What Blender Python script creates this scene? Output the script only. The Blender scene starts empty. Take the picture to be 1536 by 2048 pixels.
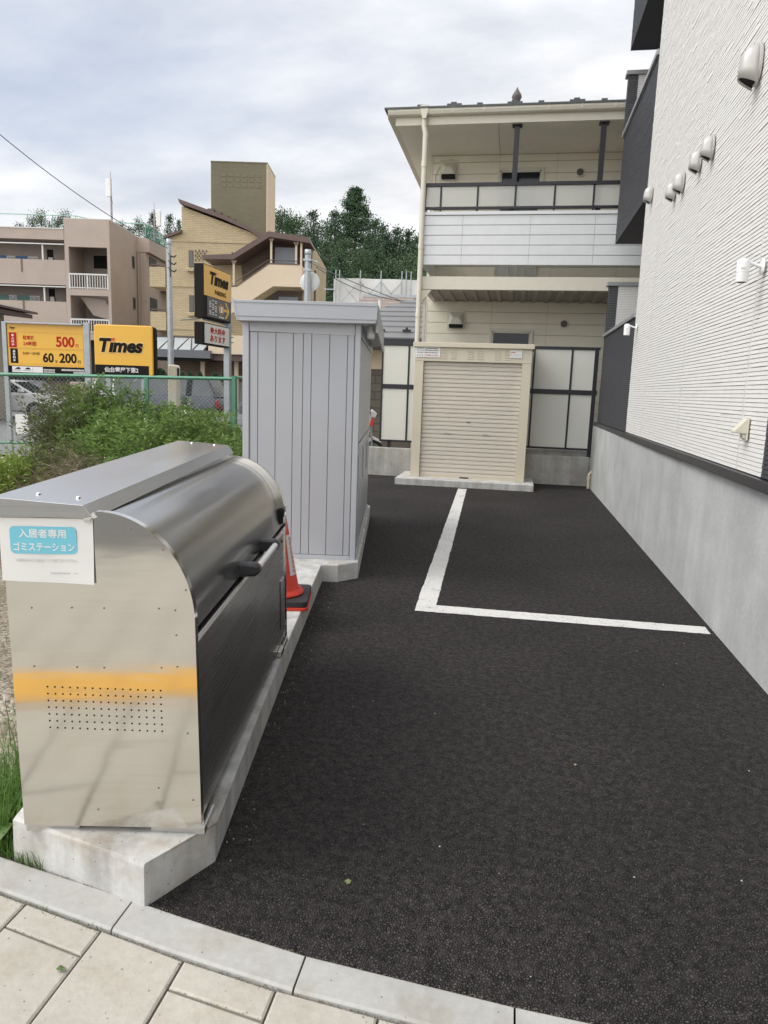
import bpy, bmesh, math, random
from math import radians as rad, sin, cos, pi
from mathutils import Vector, Matrix
random.seed(7)
S = bpy.context.scene
COL = S.collection
# ------------------------------------------------------------------ camera
FPX, H = 1430.0, 1.6
ROLL = rad(1.95)
PITCH = math.atan(244.5 * cos(ROLL) / FPX)
YAW = math.atan(254 / cos(ROLL) / (FPX / cos(PITCH)))
_F = Vector((-sin(YAW) * cos(PITCH), cos(YAW) * cos(PITCH), -sin(PITCH)))
_R0 = Vector((cos(YAW), sin(YAW), 0)); _U0 = _R0.cross(_F)
_R = cos(ROLL) * _R0 + sin(ROLL) * _U0
_U = -sin(ROLL) * _R0 + cos(ROLL) * _U0
cd = bpy.data.cameras.new('camera'); cam = bpy.data.objects.new('camera', cd); COL.objects.link(cam)
cd.sensor_fit = 'HORIZONTAL'; cd.sensor_width = 36.0; cd.lens = FPX / 1536 * 36
cd.clip_start = 0.05; cd.clip_end = 2000
m = Matrix.Identity(4)
for i in range(3):
    m[i][0], m[i][1], m[i][2] = _R[i], _U[i], -_F[i]
m[2][3] = H
cam.matrix_world = m
S.camera = cam
# ------------------------------------------------------------------ world and sun
SUN_EL, SUN_AZ = rad(50), rad(-105)       # azimuth from +Y towards +X: the sun sits behind cloud, left of and behind the camera
W = bpy.data.worlds.new('World'); S.world = W; W.use_nodes = True
nt = W.node_tree; nt.nodes.clear()
def wn(t, **k):
    n = nt.nodes.new(t)
    for a, b in k.items(): setattr(n, a, b)
    return n
wl = nt.links.new
out = wn('ShaderNodeOutputWorld'); bg = wn('ShaderNodeBackground'); bg.inputs[1].default_value = 0.1
sky = wn('ShaderNodeTexSky', sky_type='NISHITA'); sky.sun_disc = False
sky.sun_elevation = SUN_EL; sky.sun_rotation = SUN_AZ; sky.air_density = 1.2; sky.dust_density = 2.5; sky.ozone_density = 1.5
tc = wn('ShaderNodeTexCoord'); sp = wn('ShaderNodeSeparateXYZ'); wl(tc.outputs['Generated'], sp.inputs[0])
def mth(op, a, b=None, clamp=False):
    n = wn('ShaderNodeMath', operation=op); n.use_clamp = clamp
    for i, v in enumerate((a, b)):
        if v is None: continue
        if isinstance(v, (int, float)): n.inputs[i].default_value = v
        else: wl(v, n.inputs[i])
    return n.outputs[0]
zc = mth('MAXIMUM', sp.outputs[2], 0.0)
den = mth('ADD', zc, 0.22)
cx = mth('DIVIDE', sp.outputs[0], den); cy = mth('DIVIDE', sp.outputs[1], den)
cb = wn('ShaderNodeCombineXYZ'); wl(cx, cb.inputs[0]); wl(cy, cb.inputs[1]); cb.inputs[2].default_value = 3.1
mp = wn('ShaderNodeMapping'); mp.inputs['Scale'].default_value = (0.75, 1.15, 1); mp.inputs['Rotation'].default_value = (0, 0, 0.5); wl(cb.outputs[0], mp.inputs[0])
n1 = wn('ShaderNodeTexNoise'); n1.inputs['Scale'].default_value = 0.85; n1.inputs['Detail'].default_value = 6; n1.inputs['Roughness'].default_value = 0.52; n1.inputs['Distortion'].default_value = 0.25
wl(mp.outputs[0], n1.inputs['Vector'])
n2 = wn('ShaderNodeTexNoise'); n2.inputs['Scale'].default_value = 2.6; n2.inputs['Detail'].default_value = 8; n2.inputs['Roughness'].default_value = 0.55
wl(mp.outputs[0], n2.inputs['Vector'])
cov = wn('ShaderNodeMapRange'); cov.inputs[1].default_value = 0.32; cov.inputs[2].default_value = 0.58; wl(n1.outputs[0], cov.inputs[0])
# thicker cloud towards the right (east) half of the view
side = mth('MULTIPLY', sp.outputs[0], 0.55)
covb = mth('ADD', cov.outputs[0], side, True)
cov2 = mth('MULTIPLY_ADD', n2.outputs[0], 0.35); nt.nodes[-1].inputs[2].default_value = 0.0
cf = mth('ADD', mth('MULTIPLY', covb, 0.62), mth('MULTIPLY', n2.outputs[0], 0.62), True)
ramp = wn('ShaderNodeValToRGB'); wl(n2.outputs[0], ramp.inputs[0])
ramp.color_ramp.elements[0].position = 0.3; ramp.color_ramp.elements[0].color = (5.7, 5.72, 5.82, 1)
ramp.color_ramp.elements[1].position = 0.62; ramp.color_ramp.elements[1].color = (8.1, 8.05, 7.95, 1)
skyd = wn('ShaderNodeMix', data_type='RGBA'); skyd.inputs[0].default_value = 0.6
wl(sky.outputs[0], skyd.inputs[6]); skyd.inputs[7].default_value = (3.6, 4.1, 5.2, 1)
mx = wn('ShaderNodeMix', data_type='RGBA'); wl(cf, mx.inputs[0]); wl(skyd.outputs[2], mx.inputs[6]); wl(ramp.outputs[0], mx.inputs[7])
# an overcast dome is brighter overhead than near the horizon
zen = wn('ShaderNodeMapRange'); zen.inputs[1].default_value = 0.42; zen.inputs[2].default_value = 0.95; zen.inputs[3].default_value = 1.0; zen.inputs[4].default_value = 1.6; wl(zc, zen.inputs[0])
vm = wn('ShaderNodeVectorMath', operation='SCALE'); wl(mx.outputs[2], vm.inputs[0]); wl(zen.outputs[0], vm.inputs[3])
# bright lobe added to the sky behind the camera to lift walls facing it
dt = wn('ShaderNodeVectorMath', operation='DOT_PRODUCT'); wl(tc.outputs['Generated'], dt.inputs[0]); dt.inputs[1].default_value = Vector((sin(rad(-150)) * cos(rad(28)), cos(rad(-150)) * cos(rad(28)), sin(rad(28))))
rear_fill = mth('MULTIPLY', mth('POWER', mth('MAXIMUM', dt.outputs['Value'], 0.0), 3.0), 10.5)
gl = wn('ShaderNodeVectorMath', operation='SCALE'); gl.inputs[0].default_value = (1.0, 0.985, 0.95); wl(rear_fill, gl.inputs[3])
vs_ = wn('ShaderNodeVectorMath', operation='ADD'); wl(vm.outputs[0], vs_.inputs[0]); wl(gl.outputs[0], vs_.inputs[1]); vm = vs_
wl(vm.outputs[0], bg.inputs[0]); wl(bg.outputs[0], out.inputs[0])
sl = bpy.data.lights.new('sun', 'SUN'); so = bpy.data.objects.new('sun', sl); COL.objects.link(so)
sl.energy = 1.1; sl.angle = rad(24); sl.color = (1, 0.965, 0.91)
sdir = Vector((sin(SUN_AZ) * cos(SUN_EL), cos(SUN_AZ) * cos(SUN_EL), sin(SUN_EL)))
so.rotation_euler = (-sdir).to_track_quat('-Z', 'Y').to_euler()
V = S.view_settings
V.view_transform = 'Standard'; V.look = 'None'; V.exposure = 0.55; V.gamma = 1.0; V.use_curve_mapping = False
try:
    S.cycles.use_denoising = True; S.cycles.denoiser = 'OPENIMAGEDENOISE'; S.cycles.denoising_input_passes = 'RGB_ALBEDO_NORMAL'; S.cycles.denoising_prefilter = 'ACCURATE'; S.cycles.max_bounces = 8
except Exception: pass
S.render.film_transparent = False
# ------------------------------------------------------------------ helpers
def at_x(px, py, X):
    d = _F + _R * ((px - 768) / FPX) - _U * ((py - 1024) / FPX); return Vector((0, 0, H)) + d * (X / d.x)
def at_y(px, py, Y):
    d = _F + _R * ((px - 768) / FPX) - _U * ((py - 1024) / FPX); return Vector((0, 0, H)) + d * (Y / d.y)
def at_d(px, py, D):
    d = _F + _R * ((px - 768) / FPX) - _U * ((py - 1024) / FPX); return Vector((0, 0, H)) + d * D
A = rad(9.4)                                # the left-hand lot is turned by this angle
MATS = {}
def mat(name, col, rough=0.6, metal=0.0, var=0.1, vs=6.0, bump=0.0, bs=60.0, spec=None, trans=0.0, emis=None, stretch=None, coat=0.0):
    if name in MATS: return MATS[name]
    m = bpy.data.materials.new(name); m.use_nodes = True; MATS[name] = m
    t = m.node_tree; b = t.nodes['Principled BSDF']; L = t.links.new
    b.inputs['Roughness'].default_value = rough; b.inputs['Metallic'].default_value = metal
    if spec is not None: b.inputs['Specular IOR Level'].default_value = spec
    if trans: b.inputs['Transmission Weight'].default_value = trans
    if coat: b.inputs['Coat Weight'].default_value = coat; b.inputs['Coat Roughness'].default_value = 0.08
    tc = t.nodes.new('ShaderNodeTexCoord'); vec = tc.outputs['Object']
    if stretch:
        mp = t.nodes.new('ShaderNodeMapping'); mp.inputs['Scale'].default_value = stretch; L(vec, mp.inputs[0]); vec = mp.outputs[0]
    if var:
        n = t.nodes.new('ShaderNodeTexNoise'); n.inputs['Scale'].default_value = vs; n.inputs['Detail'].default_value = 7; n.inputs['Roughness'].default_value = 0.6; L(vec, n.inputs['Vector'])
        r = t.nodes.new('ShaderNodeValToRGB'); L(n.outputs[0], r.inputs[0])
        e = r.color_ramp.elements; e[0].position = 0.3; e[1].position = 0.7
        e[0].color = tuple(c * (1 - var) for c in col) + (1,); e[1].color = tuple(min(1, c * (1 + var)) for c in col) + (1,)
        L(r.outputs[0], b.inputs['Base Color'])
        rr = t.nodes.new('ShaderNodeMapRange'); rr.inputs[3].default_value = max(0.03, rough - 0.06); rr.inputs[4].default_value = min(1, rough + 0.06); L(n.outputs[0], rr.inputs[0]); L(rr.outputs[0], b.inputs['Roughness'])
    else:
        b.inputs['Base Color'].default_value = tuple(col) + (1,)
    if bump:
        n2 = t.nodes.new('ShaderNodeTexNoise'); n2.inputs['Scale'].default_value = bs; n2.inputs['Detail'].default_value = 5; L(vec, n2.inputs['Vector'])
        bp = t.nodes.new('ShaderNodeBump'); bp.inputs['Strength'].default_value = bump; bp.inputs['Distance'].default_value = 0.01; L(n2.outputs[0], bp.inputs['Height']); L(bp.outputs[0], b.inputs['Normal'])
    if emis: b.inputs['Emission Color'].default_value = emis + (1,); b.inputs['Emission Strength'].default_value = 1
    return m

class MB:
    def __init__(s): s.v = []; s.f = []; s.mi = []; s.cur = 0
    def add(s, vs, fs):
        o = len(s.v); s.v += [tuple(p) for p in vs]
        for f in fs: s.f.append([i + o for i in f]); s.mi.append(s.cur)
        return s
    def box(s, x0, x1, y0, y1, z0, z1):
        x0, x1 = min(x0, x1), max(x0, x1); y0, y1 = min(y0, y1), max(y0, y1); z0, z1 = min(z0, z1), max(z0, z1)
        return s.add([(x0, y0, z0), (x1, y0, z0), (x1, y1, z0), (x0, y1, z0), (x0, y0, z1), (x1, y0, z1), (x1, y1, z1), (x0, y1, z1)],
              [(3, 2, 1, 0), (4, 5, 6, 7), (0, 1, 5, 4), (1, 2, 6, 5), (2, 3, 7, 6), (3, 0, 4, 7)])
    def prism(s, poly, axis, a0, a1):
        """poly is a list of 2-D points; axis 'x': points are (y,z); 'y': (x,z); 'z': (x,y)"""
        n = len(poly)
        mk = {'x': lambda p, a: (a, p[0], p[1]), 'y': lambda p, a: (p[0], a, p[1]), 'z': lambda p, a: (p[0], p[1], a)}[axis]
        vs = [mk(p, a0) for p in poly] + [mk(p, a1) for p in poly]
        ar = sum(poly[i][0] * poly[(i + 1) % n][1] - poly[(i + 1) % n][0] * poly[i][1] for i in range(n))
        flip = (ar < 0) ^ (axis == 'y') ^ (a1 < a0)
        fs = [list(range(n))[::-1], list(range(n, 2 * n))] + [(i, (i + 1) % n, n + (i + 1) % n, n + i) for i in range(n)]
        if flip: fs = [list(f)[::-1] for f in fs]
        return s.add(vs, fs)
    def tube(s, pts, r, n=8, cap=True):
        pts = [Vector(p) for p in pts]; rs = r if isinstance(r, (list, tuple)) else [r] * len(pts)
        vs = []; fs = []; ref = None
        for i, p in enumerate(pts):
            d = (pts[min(i + 1, len(pts) - 1)] - pts[max(i - 1, 0)]).normalized()
            if ref is None:
                ref = d.orthogonal().normalized()
            else:
                ref = (ref - d * ref.dot(d)); ref = ref.normalized() if ref.length > 1e-6 else d.orthogonal().normalized()
            q = d.cross(ref)
            for k in range(n):
                a = 2 * pi * k / n + (pi / 4 if n == 4 else 0); vs.append(p + (ref * cos(a) + q * sin(a)) * rs[i])
        for i in range(len(pts) - 1):
            for k in range(n):
                fs.append((i * n + k, i * n + (k + 1) % n, (i + 1) * n + (k + 1) % n, (i + 1) * n + k))
        if cap:
            fs.append(tuple(range(n))[::-1]); fs.append(tuple(range((len(pts) - 1) * n, len(pts) * n)))
        return s.add(vs, fs)
    def lathe(s, prof, c=(0, 0, 0), n=24):
        vs = []; fs = []; k = len(prof)
        for i in range(n):
            a = 2 * pi * i / n
            for r, z in prof: vs.append((c[0] + r * cos(a), c[1] + r * sin(a), c[2] + z))
        for i in range(n):
            j = (i + 1) % n
            for q in range(k - 1): fs.append((i * k + q, j * k + q, j * k + q + 1, i * k + q + 1))
        return s.add(vs, fs)
    def build(s, name, m=None, parent=None, smooth=False, bevel=0.0, loc=None, autos=None):
        me = bpy.data.meshes.new(name); me.from_pydata(s.v, [], s.f)
        ms = m if isinstance(m, (list, tuple)) else [m]
        for q in ms:
            if q: me.materials.append(q)
        if len(ms) > 1:
            me.polygons.foreach_set('material_index', s.mi)
        if smooth: me.polygons.foreach_set('use_smooth', [True] * len(me.polygons))
        me.update()
        o = bpy.data.objects.new(name, me); COL.objects.link(o)
        if parent is not None: o.parent = parent
        if loc: o.location = loc
        if bevel:
            b = o.modifiers.new('bevel', 'BEVEL'); b.width = bevel; b.segments = 2; b.limit_method = 'ANGLE'; b.angle_limit = rad(35)
        if smooth and autos:
            e = o.modifiers.new('split', 'EDGE_SPLIT'); e.split_angle = rad(autos)
        return o
def tag(o, label=None, cat=None, group=None, kind=None):
    if label: o['label'] = label
    if cat: o['category'] = cat
    if group: o['group'] = group
    if kind: o['kind'] = kind
    return o
def thing(name, label, cat, loc=(0, 0, 0), rot=(0, 0, 0), group=None):
    o = bpy.data.objects.new(name, None); COL.objects.link(o); o.location = loc
    o.rotation_euler = rot if isinstance(rot, (tuple, list)) else (0, 0, rot)
    o.empty_display_size = 0.1
    return tag(o, label, cat, group)
def copy_tree(o, parent=None):
    c = o.copy(); COL.objects.link(c)
    if parent is not None: c.parent = parent
    for ch in list(o.children): copy_tree(ch, c)
    return c
def frame_pt(loc, rz, p):                     # local point of a turned frame -> world
    c, s = cos(rz), sin(rz); return Vector((loc[0] + p[0] * c - p[1] * s, loc[1] + p[0] * s + p[1] * c, loc[2] + p[2]))
_txt = {}
def text_mesh(body, bold=0.0, shear=0.0):
    k = (body, bold, shear)
    if k in _txt: return _txt[k]
    cu = bpy.data.curves.new('lettering', 'FONT'); cu.body = body; cu.size = 1.0; cu.offset = bold; cu.shear = shear; cu.extrude = 0.02; cu.resolution_u = 3
    o = bpy.data.objects.new('lettering', cu); COL.objects.link(o)
    dg = bpy.context.evaluated_depsgraph_get(); dg.update()
    me = bpy.data.meshes.new_from_object(o.evaluated_get(dg))
    vs = [tuple(v.co) for v in me.vertices]; fs = [list(p.vertices) for p in me.polygons]
    bpy.data.objects.remove(o); bpy.data.curves.remove(cu); bpy.data.meshes.remove(me)
    _txt[k] = (vs, fs); return _txt[k]
def put_text(mb, body, x0, x1, z0, z1, y, th=0.003, bold=0.0, shear=0.0, plane='y'):
    """lettering fitted into the rectangle; plane 'y' faces -y (x,z); plane 'x' faces +x (y,z)"""
    vs, fs = text_mesh(body, bold, shear)
    if not vs: return mb
    ax = [v[0] for v in vs]; ay = [v[1] for v in vs]; az = [v[2] for v in vs]
    sx = (x1 - x0) / max(1e-6, max(ax) - min(ax)); sy = (z1 - z0) / max(1e-6, max(ay) - min(ay)); dz = max(1e-6, max(az) - min(az))
    q = []
    for v in vs:
        X = x0 + (v[0] - min(ax)) * sx; Z = z0 + (v[1] - min(ay)) * sy; T = (v[2] - min(az)) / dz * th
        q.append((X, y - T, Z) if plane == 'y' else (y + T, X, Z))
    return mb.add(q, fs)
# ------------------------------------------------------------------ special materials
def nodes_mat(name):
    m = bpy.data.materials.new(name); m.use_nodes = True; MATS[name] = m
    t = m.node_tree; return m, t, t.nodes['Principled BSDF'], t.links.new
def N(t, typ, **k):
    n = t.nodes.new(typ)
    for a, b in k.items():
        if a.startswith('i_'): n.inputs[a[2:].replace('_', ' ')].default_value = b
        else: setattr(n, a, b)
    return n
def asphalt_mat():
    m, t, b, L = nodes_mat('asphalt'); tc = N(t, 'ShaderNodeTexCoord'); v = tc.outputs['Object']
    warp = N(t, 'ShaderNodeTexNoise', i_Scale=48.0, i_Detail=3.0); L(v, warp.inputs['Vector'])
    sc = N(t, 'ShaderNodeVectorMath', operation='SCALE'); L(warp.outputs['Color'], sc.inputs[0]); sc.inputs[3].default_value = 0.013
    ad = N(t, 'ShaderNodeVectorMath', operation='ADD'); L(v, ad.inputs[0]); L(sc.outputs[0], ad.inputs[1])
    vo = N(t, 'ShaderNodeTexVoronoi', feature='F1', i_Scale=118.0); L(ad.outputs[0], vo.inputs['Vector'])
    ve = N(t, 'ShaderNodeTexVoronoi', feature='DISTANCE_TO_EDGE', i_Scale=118.0); L(ad.outputs[0], ve.inputs['Vector'])
    big = N(t, 'ShaderNodeTexNoise', i_Scale=0.9, i_Detail=5.0); L(v, big.inputs['Vector'])
    mid = N(t, 'ShaderNodeTexNoise', i_Scale=26.0, i_Detail=4.0); L(v, mid.inputs['Vector'])
    sep = N(t, 'ShaderNodeSeparateColor'); L(vo.outputs['Color'], sep.inputs[0])
    r = N(t, 'ShaderNodeValToRGB'); L(sep.outputs[0], r.inputs[0]); e = r.color_ramp.elements
    e[0].position = 0.0; e[0].color = (0.045, 0.040, 0.038, 1); e[1].position = 0.985; e[1].color = (0.096, 0.085, 0.080, 1)
    x = r.color_ramp.elements.new(0.999); x.color = (0.12, 0.11, 0.10, 1)
    er = N(t, 'ShaderNodeMapRange'); er.inputs[1].default_value = 0.0; er.inputs[2].default_value = 0.26; er.inputs[3].default_value = 0.10; er.inputs[4].default_value = 1.0; L(ve.outputs['Distance'], er.inputs[0])
    gp = N(t, 'ShaderNodeMapRange'); gp.inputs[1].default_value = 0.42; gp.inputs[2].default_value = 0.60; gp.inputs[3].default_value = 0.0; gp.inputs[4].default_value = 0.55; L(mid.outputs[0], gp.inputs[0]); L(gp.outputs[0], er.inputs[3])
    mr = N(t, 'ShaderNodeMapRange'); mr.inputs[1].default_value = 0.3; mr.inputs[2].default_value = 0.7; mr.inputs[3].default_value = 0.78; mr.inputs[4].default_value = 1.2; L(big.outputs[0], mr.inputs[0])
    mm = N(t, 'ShaderNodeMath', operation='MULTIPLY'); L(er.outputs[0], mm.inputs[0]); L(mr.outputs[0], mm.inputs[1])
    fi = N(t, 'ShaderNodeTexNoise', i_Scale=330.0, i_Detail=3.0, i_Roughness=0.7); L(v, fi.inputs['Vector'])
    fr = N(t, 'ShaderNodeMapRange'); fr.inputs[1].default_value = 0.35; fr.inputs[2].default_value = 0.65; fr.inputs[3].default_value = 0.62; fr.inputs[4].default_value = 1.38; L(fi.outputs[0], fr.inputs[0])
    m3 = N(t, 'ShaderNodeMath', operation='MULTIPLY'); L(mm.outputs[0], m3.inputs[0]); L(fr.outputs[0], m3.inputs[1])
    vm = N(t, 'ShaderNodeVectorMath', operation='SCALE'); L(r.outputs[0], vm.inputs[0]); L(m3.outputs[0], vm.inputs[3]); L(vm.outputs[0], b.inputs['Base Color'])
    hgt = N(t, 'ShaderNodeMath', operation='MULTIPLY_ADD'); L(sep.outputs[1], hgt.inputs[0]); hgt.inputs[1].default_value = 0.35
    er2 = N(t, 'ShaderNodeMapRange'); er2.inputs[2].default_value = 0.3; L(ve.outputs['Distance'], er2.inputs[0]); L(er2.outputs[0], hgt.inputs[2])
    h2 = N(t, 'ShaderNodeMath', operation='MULTIPLY_ADD'); L(mid.outputs[0], h2.inputs[0]); h2.inputs[1].default_value = 0.8; L(hgt.outputs[0], h2.inputs[2])
    bp = N(t, 'ShaderNodeBump'); bp.inputs['Strength'].default_value = 1.0; bp.inputs['Distance'].default_value = 0.007; L(h2.outputs[0], bp.inputs['Height']); L(bp.outputs[0], b.inputs['Normal'])
    b.inputs['Roughness'].default_value = 0.8; b.inputs['Specular IOR Level'].default_value = 0.28
    return m
def concrete_mat(name, col, streak=0.0, blot=0.14, stain=0.0, bump=0.25, axis_scale=(1, 1, 1), pits=True):
    m, t, b, L = nodes_mat(name); tc = N(t, 'ShaderNodeTexCoord'); v = tc.outputs['Object']
    n1 = N(t, 'ShaderNodeTexNoise', i_Scale=1.7, i_Detail=7.0, i_Roughness=0.6); L(v, n1.inputs['Vector'])
    n2 = N(t, 'ShaderNodeTexNoise', i_Scale=38.0, i_Detail=6.0, i_Roughness=0.65); L(v, n2.inputs['Vector'])
    mp = N(t, 'ShaderNodeMapping'); mp.inputs['Scale'].default_value = (5, 5, 0.35); L(v, mp.inputs[0])
    n3 = N(t, 'ShaderNodeTexNoise', i_Scale=1.6, i_Detail=6.0, i_Roughness=0.6); L(mp.outputs[0], n3.inputs['Vector'])
    def rng(s, lo, hi):
        r = N(t, 'ShaderNodeMapRange'); r.inputs[1].default_value = 0.32; r.inputs[2].default_value = 0.68; r.inputs[3].default_value = lo; r.inputs[4].default_value = hi; L(s, r.inputs[0]); return r.outputs[0]
    def mul(a, c):
        q = N(t, 'ShaderNodeMath', operation='MULTIPLY'); L(a, q.inputs[0]); L(c, q.inputs[1]); return q.outputs[0]
    f = mul(rng(n1.outputs[0], 1 - blot, 1 + blot), rng(n2.outputs[0], 0.93, 1.07))
    if streak: f = mul(f, rng(n3.outputs[0], 1 - streak, 1 + streak))
    base = N(t, 'ShaderNodeRGB'); base.outputs[0].default_value = tuple(col) + (1,); src = base.outputs[0]
    if stain:
        n4 = N(t, 'ShaderNodeTexNoise', i_Scale=4.2, i_Detail=8.0, i_Roughness=0.68); L(v, n4.inputs['Vector'])
        sr = N(t, 'ShaderNodeMapRange'); sr.inputs[1].default_value = 0.50; sr.inputs[2].default_value = 0.72; sr.inputs[4].default_value = stain; L(n4.outputs[0], sr.inputs[0])
        mxn = N(t, 'ShaderNodeMix', data_type='RGBA'); L(sr.outputs[0], mxn.inputs[0]); L(src, mxn.inputs[6]); mxn.inputs[7].default_value = (col[0] * 0.66, col[1] * 0.55, col[2] * 0.4, 1); src = mxn.outputs[2]
    vm = N(t, 'ShaderNodeVectorMath', operation='SCALE'); L(src, vm.inputs[0]); L(f, vm.inputs[3]); o = vm.outputs[0]
    hs = n2.outputs[0]
    if pits:
        vo = N(t, 'ShaderNodeTexVoronoi', i_Scale=26.0); L(v, vo.inputs['Vector'])
        pr_ = N(t, 'ShaderNodeMapRange'); pr_.inputs[1].default_value = 0.05; pr_.inputs[2].default_value = 0.10; pr_.inputs[3].default_value = 0.45; L(vo.outputs['Distance'], pr_.inputs[0])
        vm2 = N(t, 'ShaderNodeVectorMath', operation='SCALE'); L(o, vm2.inputs[0]); L(pr_.outputs[0], vm2.inputs[3]); o = vm2.outputs[0]
        hs = mul(n2.outputs[0], pr_.outputs[0])
    L(o, b.inputs['Base Color']); b.inputs['Roughness'].default_value = 0.85; b.inputs['Specular IOR Level'].default_value = 0.3
    bp = N(t, 'ShaderNodeBump'); bp.inputs['Strength'].default_value = bump; bp.inputs['Distance'].default_value = 0.006; L(hs, bp.inputs['Height']); L(bp.outputs[0], b.inputs['Normal'])
    return m
def brushed_mat(name, col, rough, along='x', wave=0.0, aniso=0.5):
    m, t, b, L = nodes_mat(name); tc = N(t, 'ShaderNodeTexCoord'); v = tc.outputs['Object']
    mp = N(t, 'ShaderNodeMapping'); mp.inputs['Scale'].default_value = {'x': (2, 900, 900), 'y': (900, 2, 900), 'z': (900, 900, 2)}[along]; L(v, mp.inputs[0])
    n = N(t, 'ShaderNodeTexNoise', i_Scale=1.0, i_Detail=3.0); L(mp.outputs[0], n.inputs['Vector'])
    w = N(t, 'ShaderNodeTexNoise', i_Scale=2.2, i_Detail=2.0); L(v, w.inputs['Vector'])
    mp2 = N(t, 'ShaderNodeMapping'); mp2.inputs['Scale'].default_value = (1.0, 1.0, 5.5); L(v, mp2.inputs[0])
    w2 = N(t, 'ShaderNodeTexNoise', i_Scale=1.1, i_Detail=3.0, i_Roughness=0.45); L(mp2.outputs[0], w2.inputs['Vector'])
    r = N(t, 'ShaderNodeMapRange'); r.inputs[3].default_value = rough * 0.8; r.inputs[4].default_value = rough * 1.25; L(n.outputs[0], r.inputs[0]); L(r.outputs[0], b.inputs['Roughness'])
    cr = N(t, 'ShaderNodeMapRange'); cr.inputs[1].default_value = 0.3; cr.inputs[2].default_value = 0.7; cr.inputs[3].default_value = 0.94; cr.inputs[4].default_value = 1.04; L(n.outputs[0], cr.inputs[0])
    vm = N(t, 'ShaderNodeVectorMath', operation='SCALE'); vm.inputs[0].default_value = col; L(cr.outputs[0], vm.inputs[3]); L(vm.outputs[0], b.inputs['Base Color'])
    b.inputs['Metallic'].default_value = 1.0
    b.inputs['Anisotropic'].default_value = aniso
    b1 = N(t, 'ShaderNodeBump'); b1.inputs['Strength'].default_value = 0.04; b1.inputs['Distance'].default_value = 0.0005; L(n.outputs[0], b1.inputs['Height'])
    b2 = N(t, 'ShaderNodeBump'); b2.inputs['Strength'].default_value = 1.0; b2.inputs['Distance'].default_value = wave; 
    ww = N(t, 'ShaderNodeMath', operation='ADD'); L(w.outputs[0], ww.inputs[0]); L(w2.outputs[0], ww.inputs[1])
    L(ww.outputs[0], b2.inputs['Height']); L(b1.outputs[0], b2.inputs['Normal'])
    L(b2.outputs[0], b.inputs['Normal'])
    return m
def gravel_mat():
    m, t, b, L = nodes_mat('gravel_soil'); tc = N(t, 'ShaderNodeTexCoord'); v = tc.outputs['Object']
    vo = N(t, 'ShaderNodeTexVoronoi', i_Scale=48.0); L(v, vo.inputs['Vector'])
    se = N(t, 'ShaderNodeSeparateColor'); L(vo.outputs['Color'], se.inputs[0])
    r = N(t, 'ShaderNodeValToRGB'); L(se.outputs[0], r.inputs[0]); e = r.color_ramp.elements
    e[0].color = (0.11, 0.085, 0.06, 1); e[1].color = (0.42, 0.37, 0.29, 1)
    big = N(t, 'ShaderNodeTexNoise', i_Scale=1.4, i_Detail=6.0); L(v, big.inputs['Vector'])
    mr = N(t, 'ShaderNodeMapRange'); mr.inputs[1].default_value = 0.35; mr.inputs[2].default_value = 0.65; L(big.outputs[0], mr.inputs[0])
    mxn = N(t, 'ShaderNodeMix', data_type='RGBA'); L(mr.outputs[0], mxn.inputs[0]); L(r.outputs[0], mxn.inputs[6]); mxn.inputs[7].default_value = (0.16, 0.13, 0.085, 1)
    L(mxn.outputs[2], b.inputs['Base Color']); b.inputs['Roughness'].default_value = 0.9
    bp = N(t, 'ShaderNodeBump', invert=True); bp.inputs['Strength'].default_value = 0.9; bp.inputs['Distance'].default_value = 0.012; L(vo.outputs['Distance'], bp.inputs['Height']); L(bp.outputs[0], b.inputs['Normal'])
    return m
def marking_mat():
    m, t, b, L = nodes_mat('road_paint'); tc = N(t, 'ShaderNodeTexCoord'); v = tc.outputs['Object']
    n = N(t, 'ShaderNodeTexNoise', i_Scale=75.0, i_Detail=5.0, i_Roughness=0.7); L(v, n.inputs['Vector'])
    g = N(t, 'ShaderNodeTexNoise', i_Scale=5.0, i_Detail=4.0); L(v, g.inputs['Vector'])
    ad = N(t, 'ShaderNodeMath', operation='MULTIPLY_ADD'); L(g.outputs[0], ad.inputs[0]); ad.inputs[1].default_value = 0.35; L(n.outputs[0], ad.inputs[2])
    r = N(t, 'ShaderNodeValToRGB'); L(ad.outputs[0], r.inputs[0]); e = r.color_ramp.elements
    e[0].position = 0.49; e[0].color = (0.10, 0.095, 0.09, 1); e[1].position = 0.60; e[1].color = (0.62, 0.61, 0.58, 1)
    L(r.outputs[0], b.inputs['Base Color']); b.inputs['Roughness'].default_value = 0.75
    vo = N(t, 'ShaderNodeTexVoronoi', i_Scale=105.0); L(v, vo.inputs['Vector'])
    bp = N(t, 'ShaderNodeBump', invert=True); bp.inputs['Strength'].default_value = 0.5; bp.inputs['Distance'].default_value = 0.003; L(vo.outputs['Distance'], bp.inputs['Height']); L(bp.outputs[0], b.inputs['Normal'])
    return m
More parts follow.
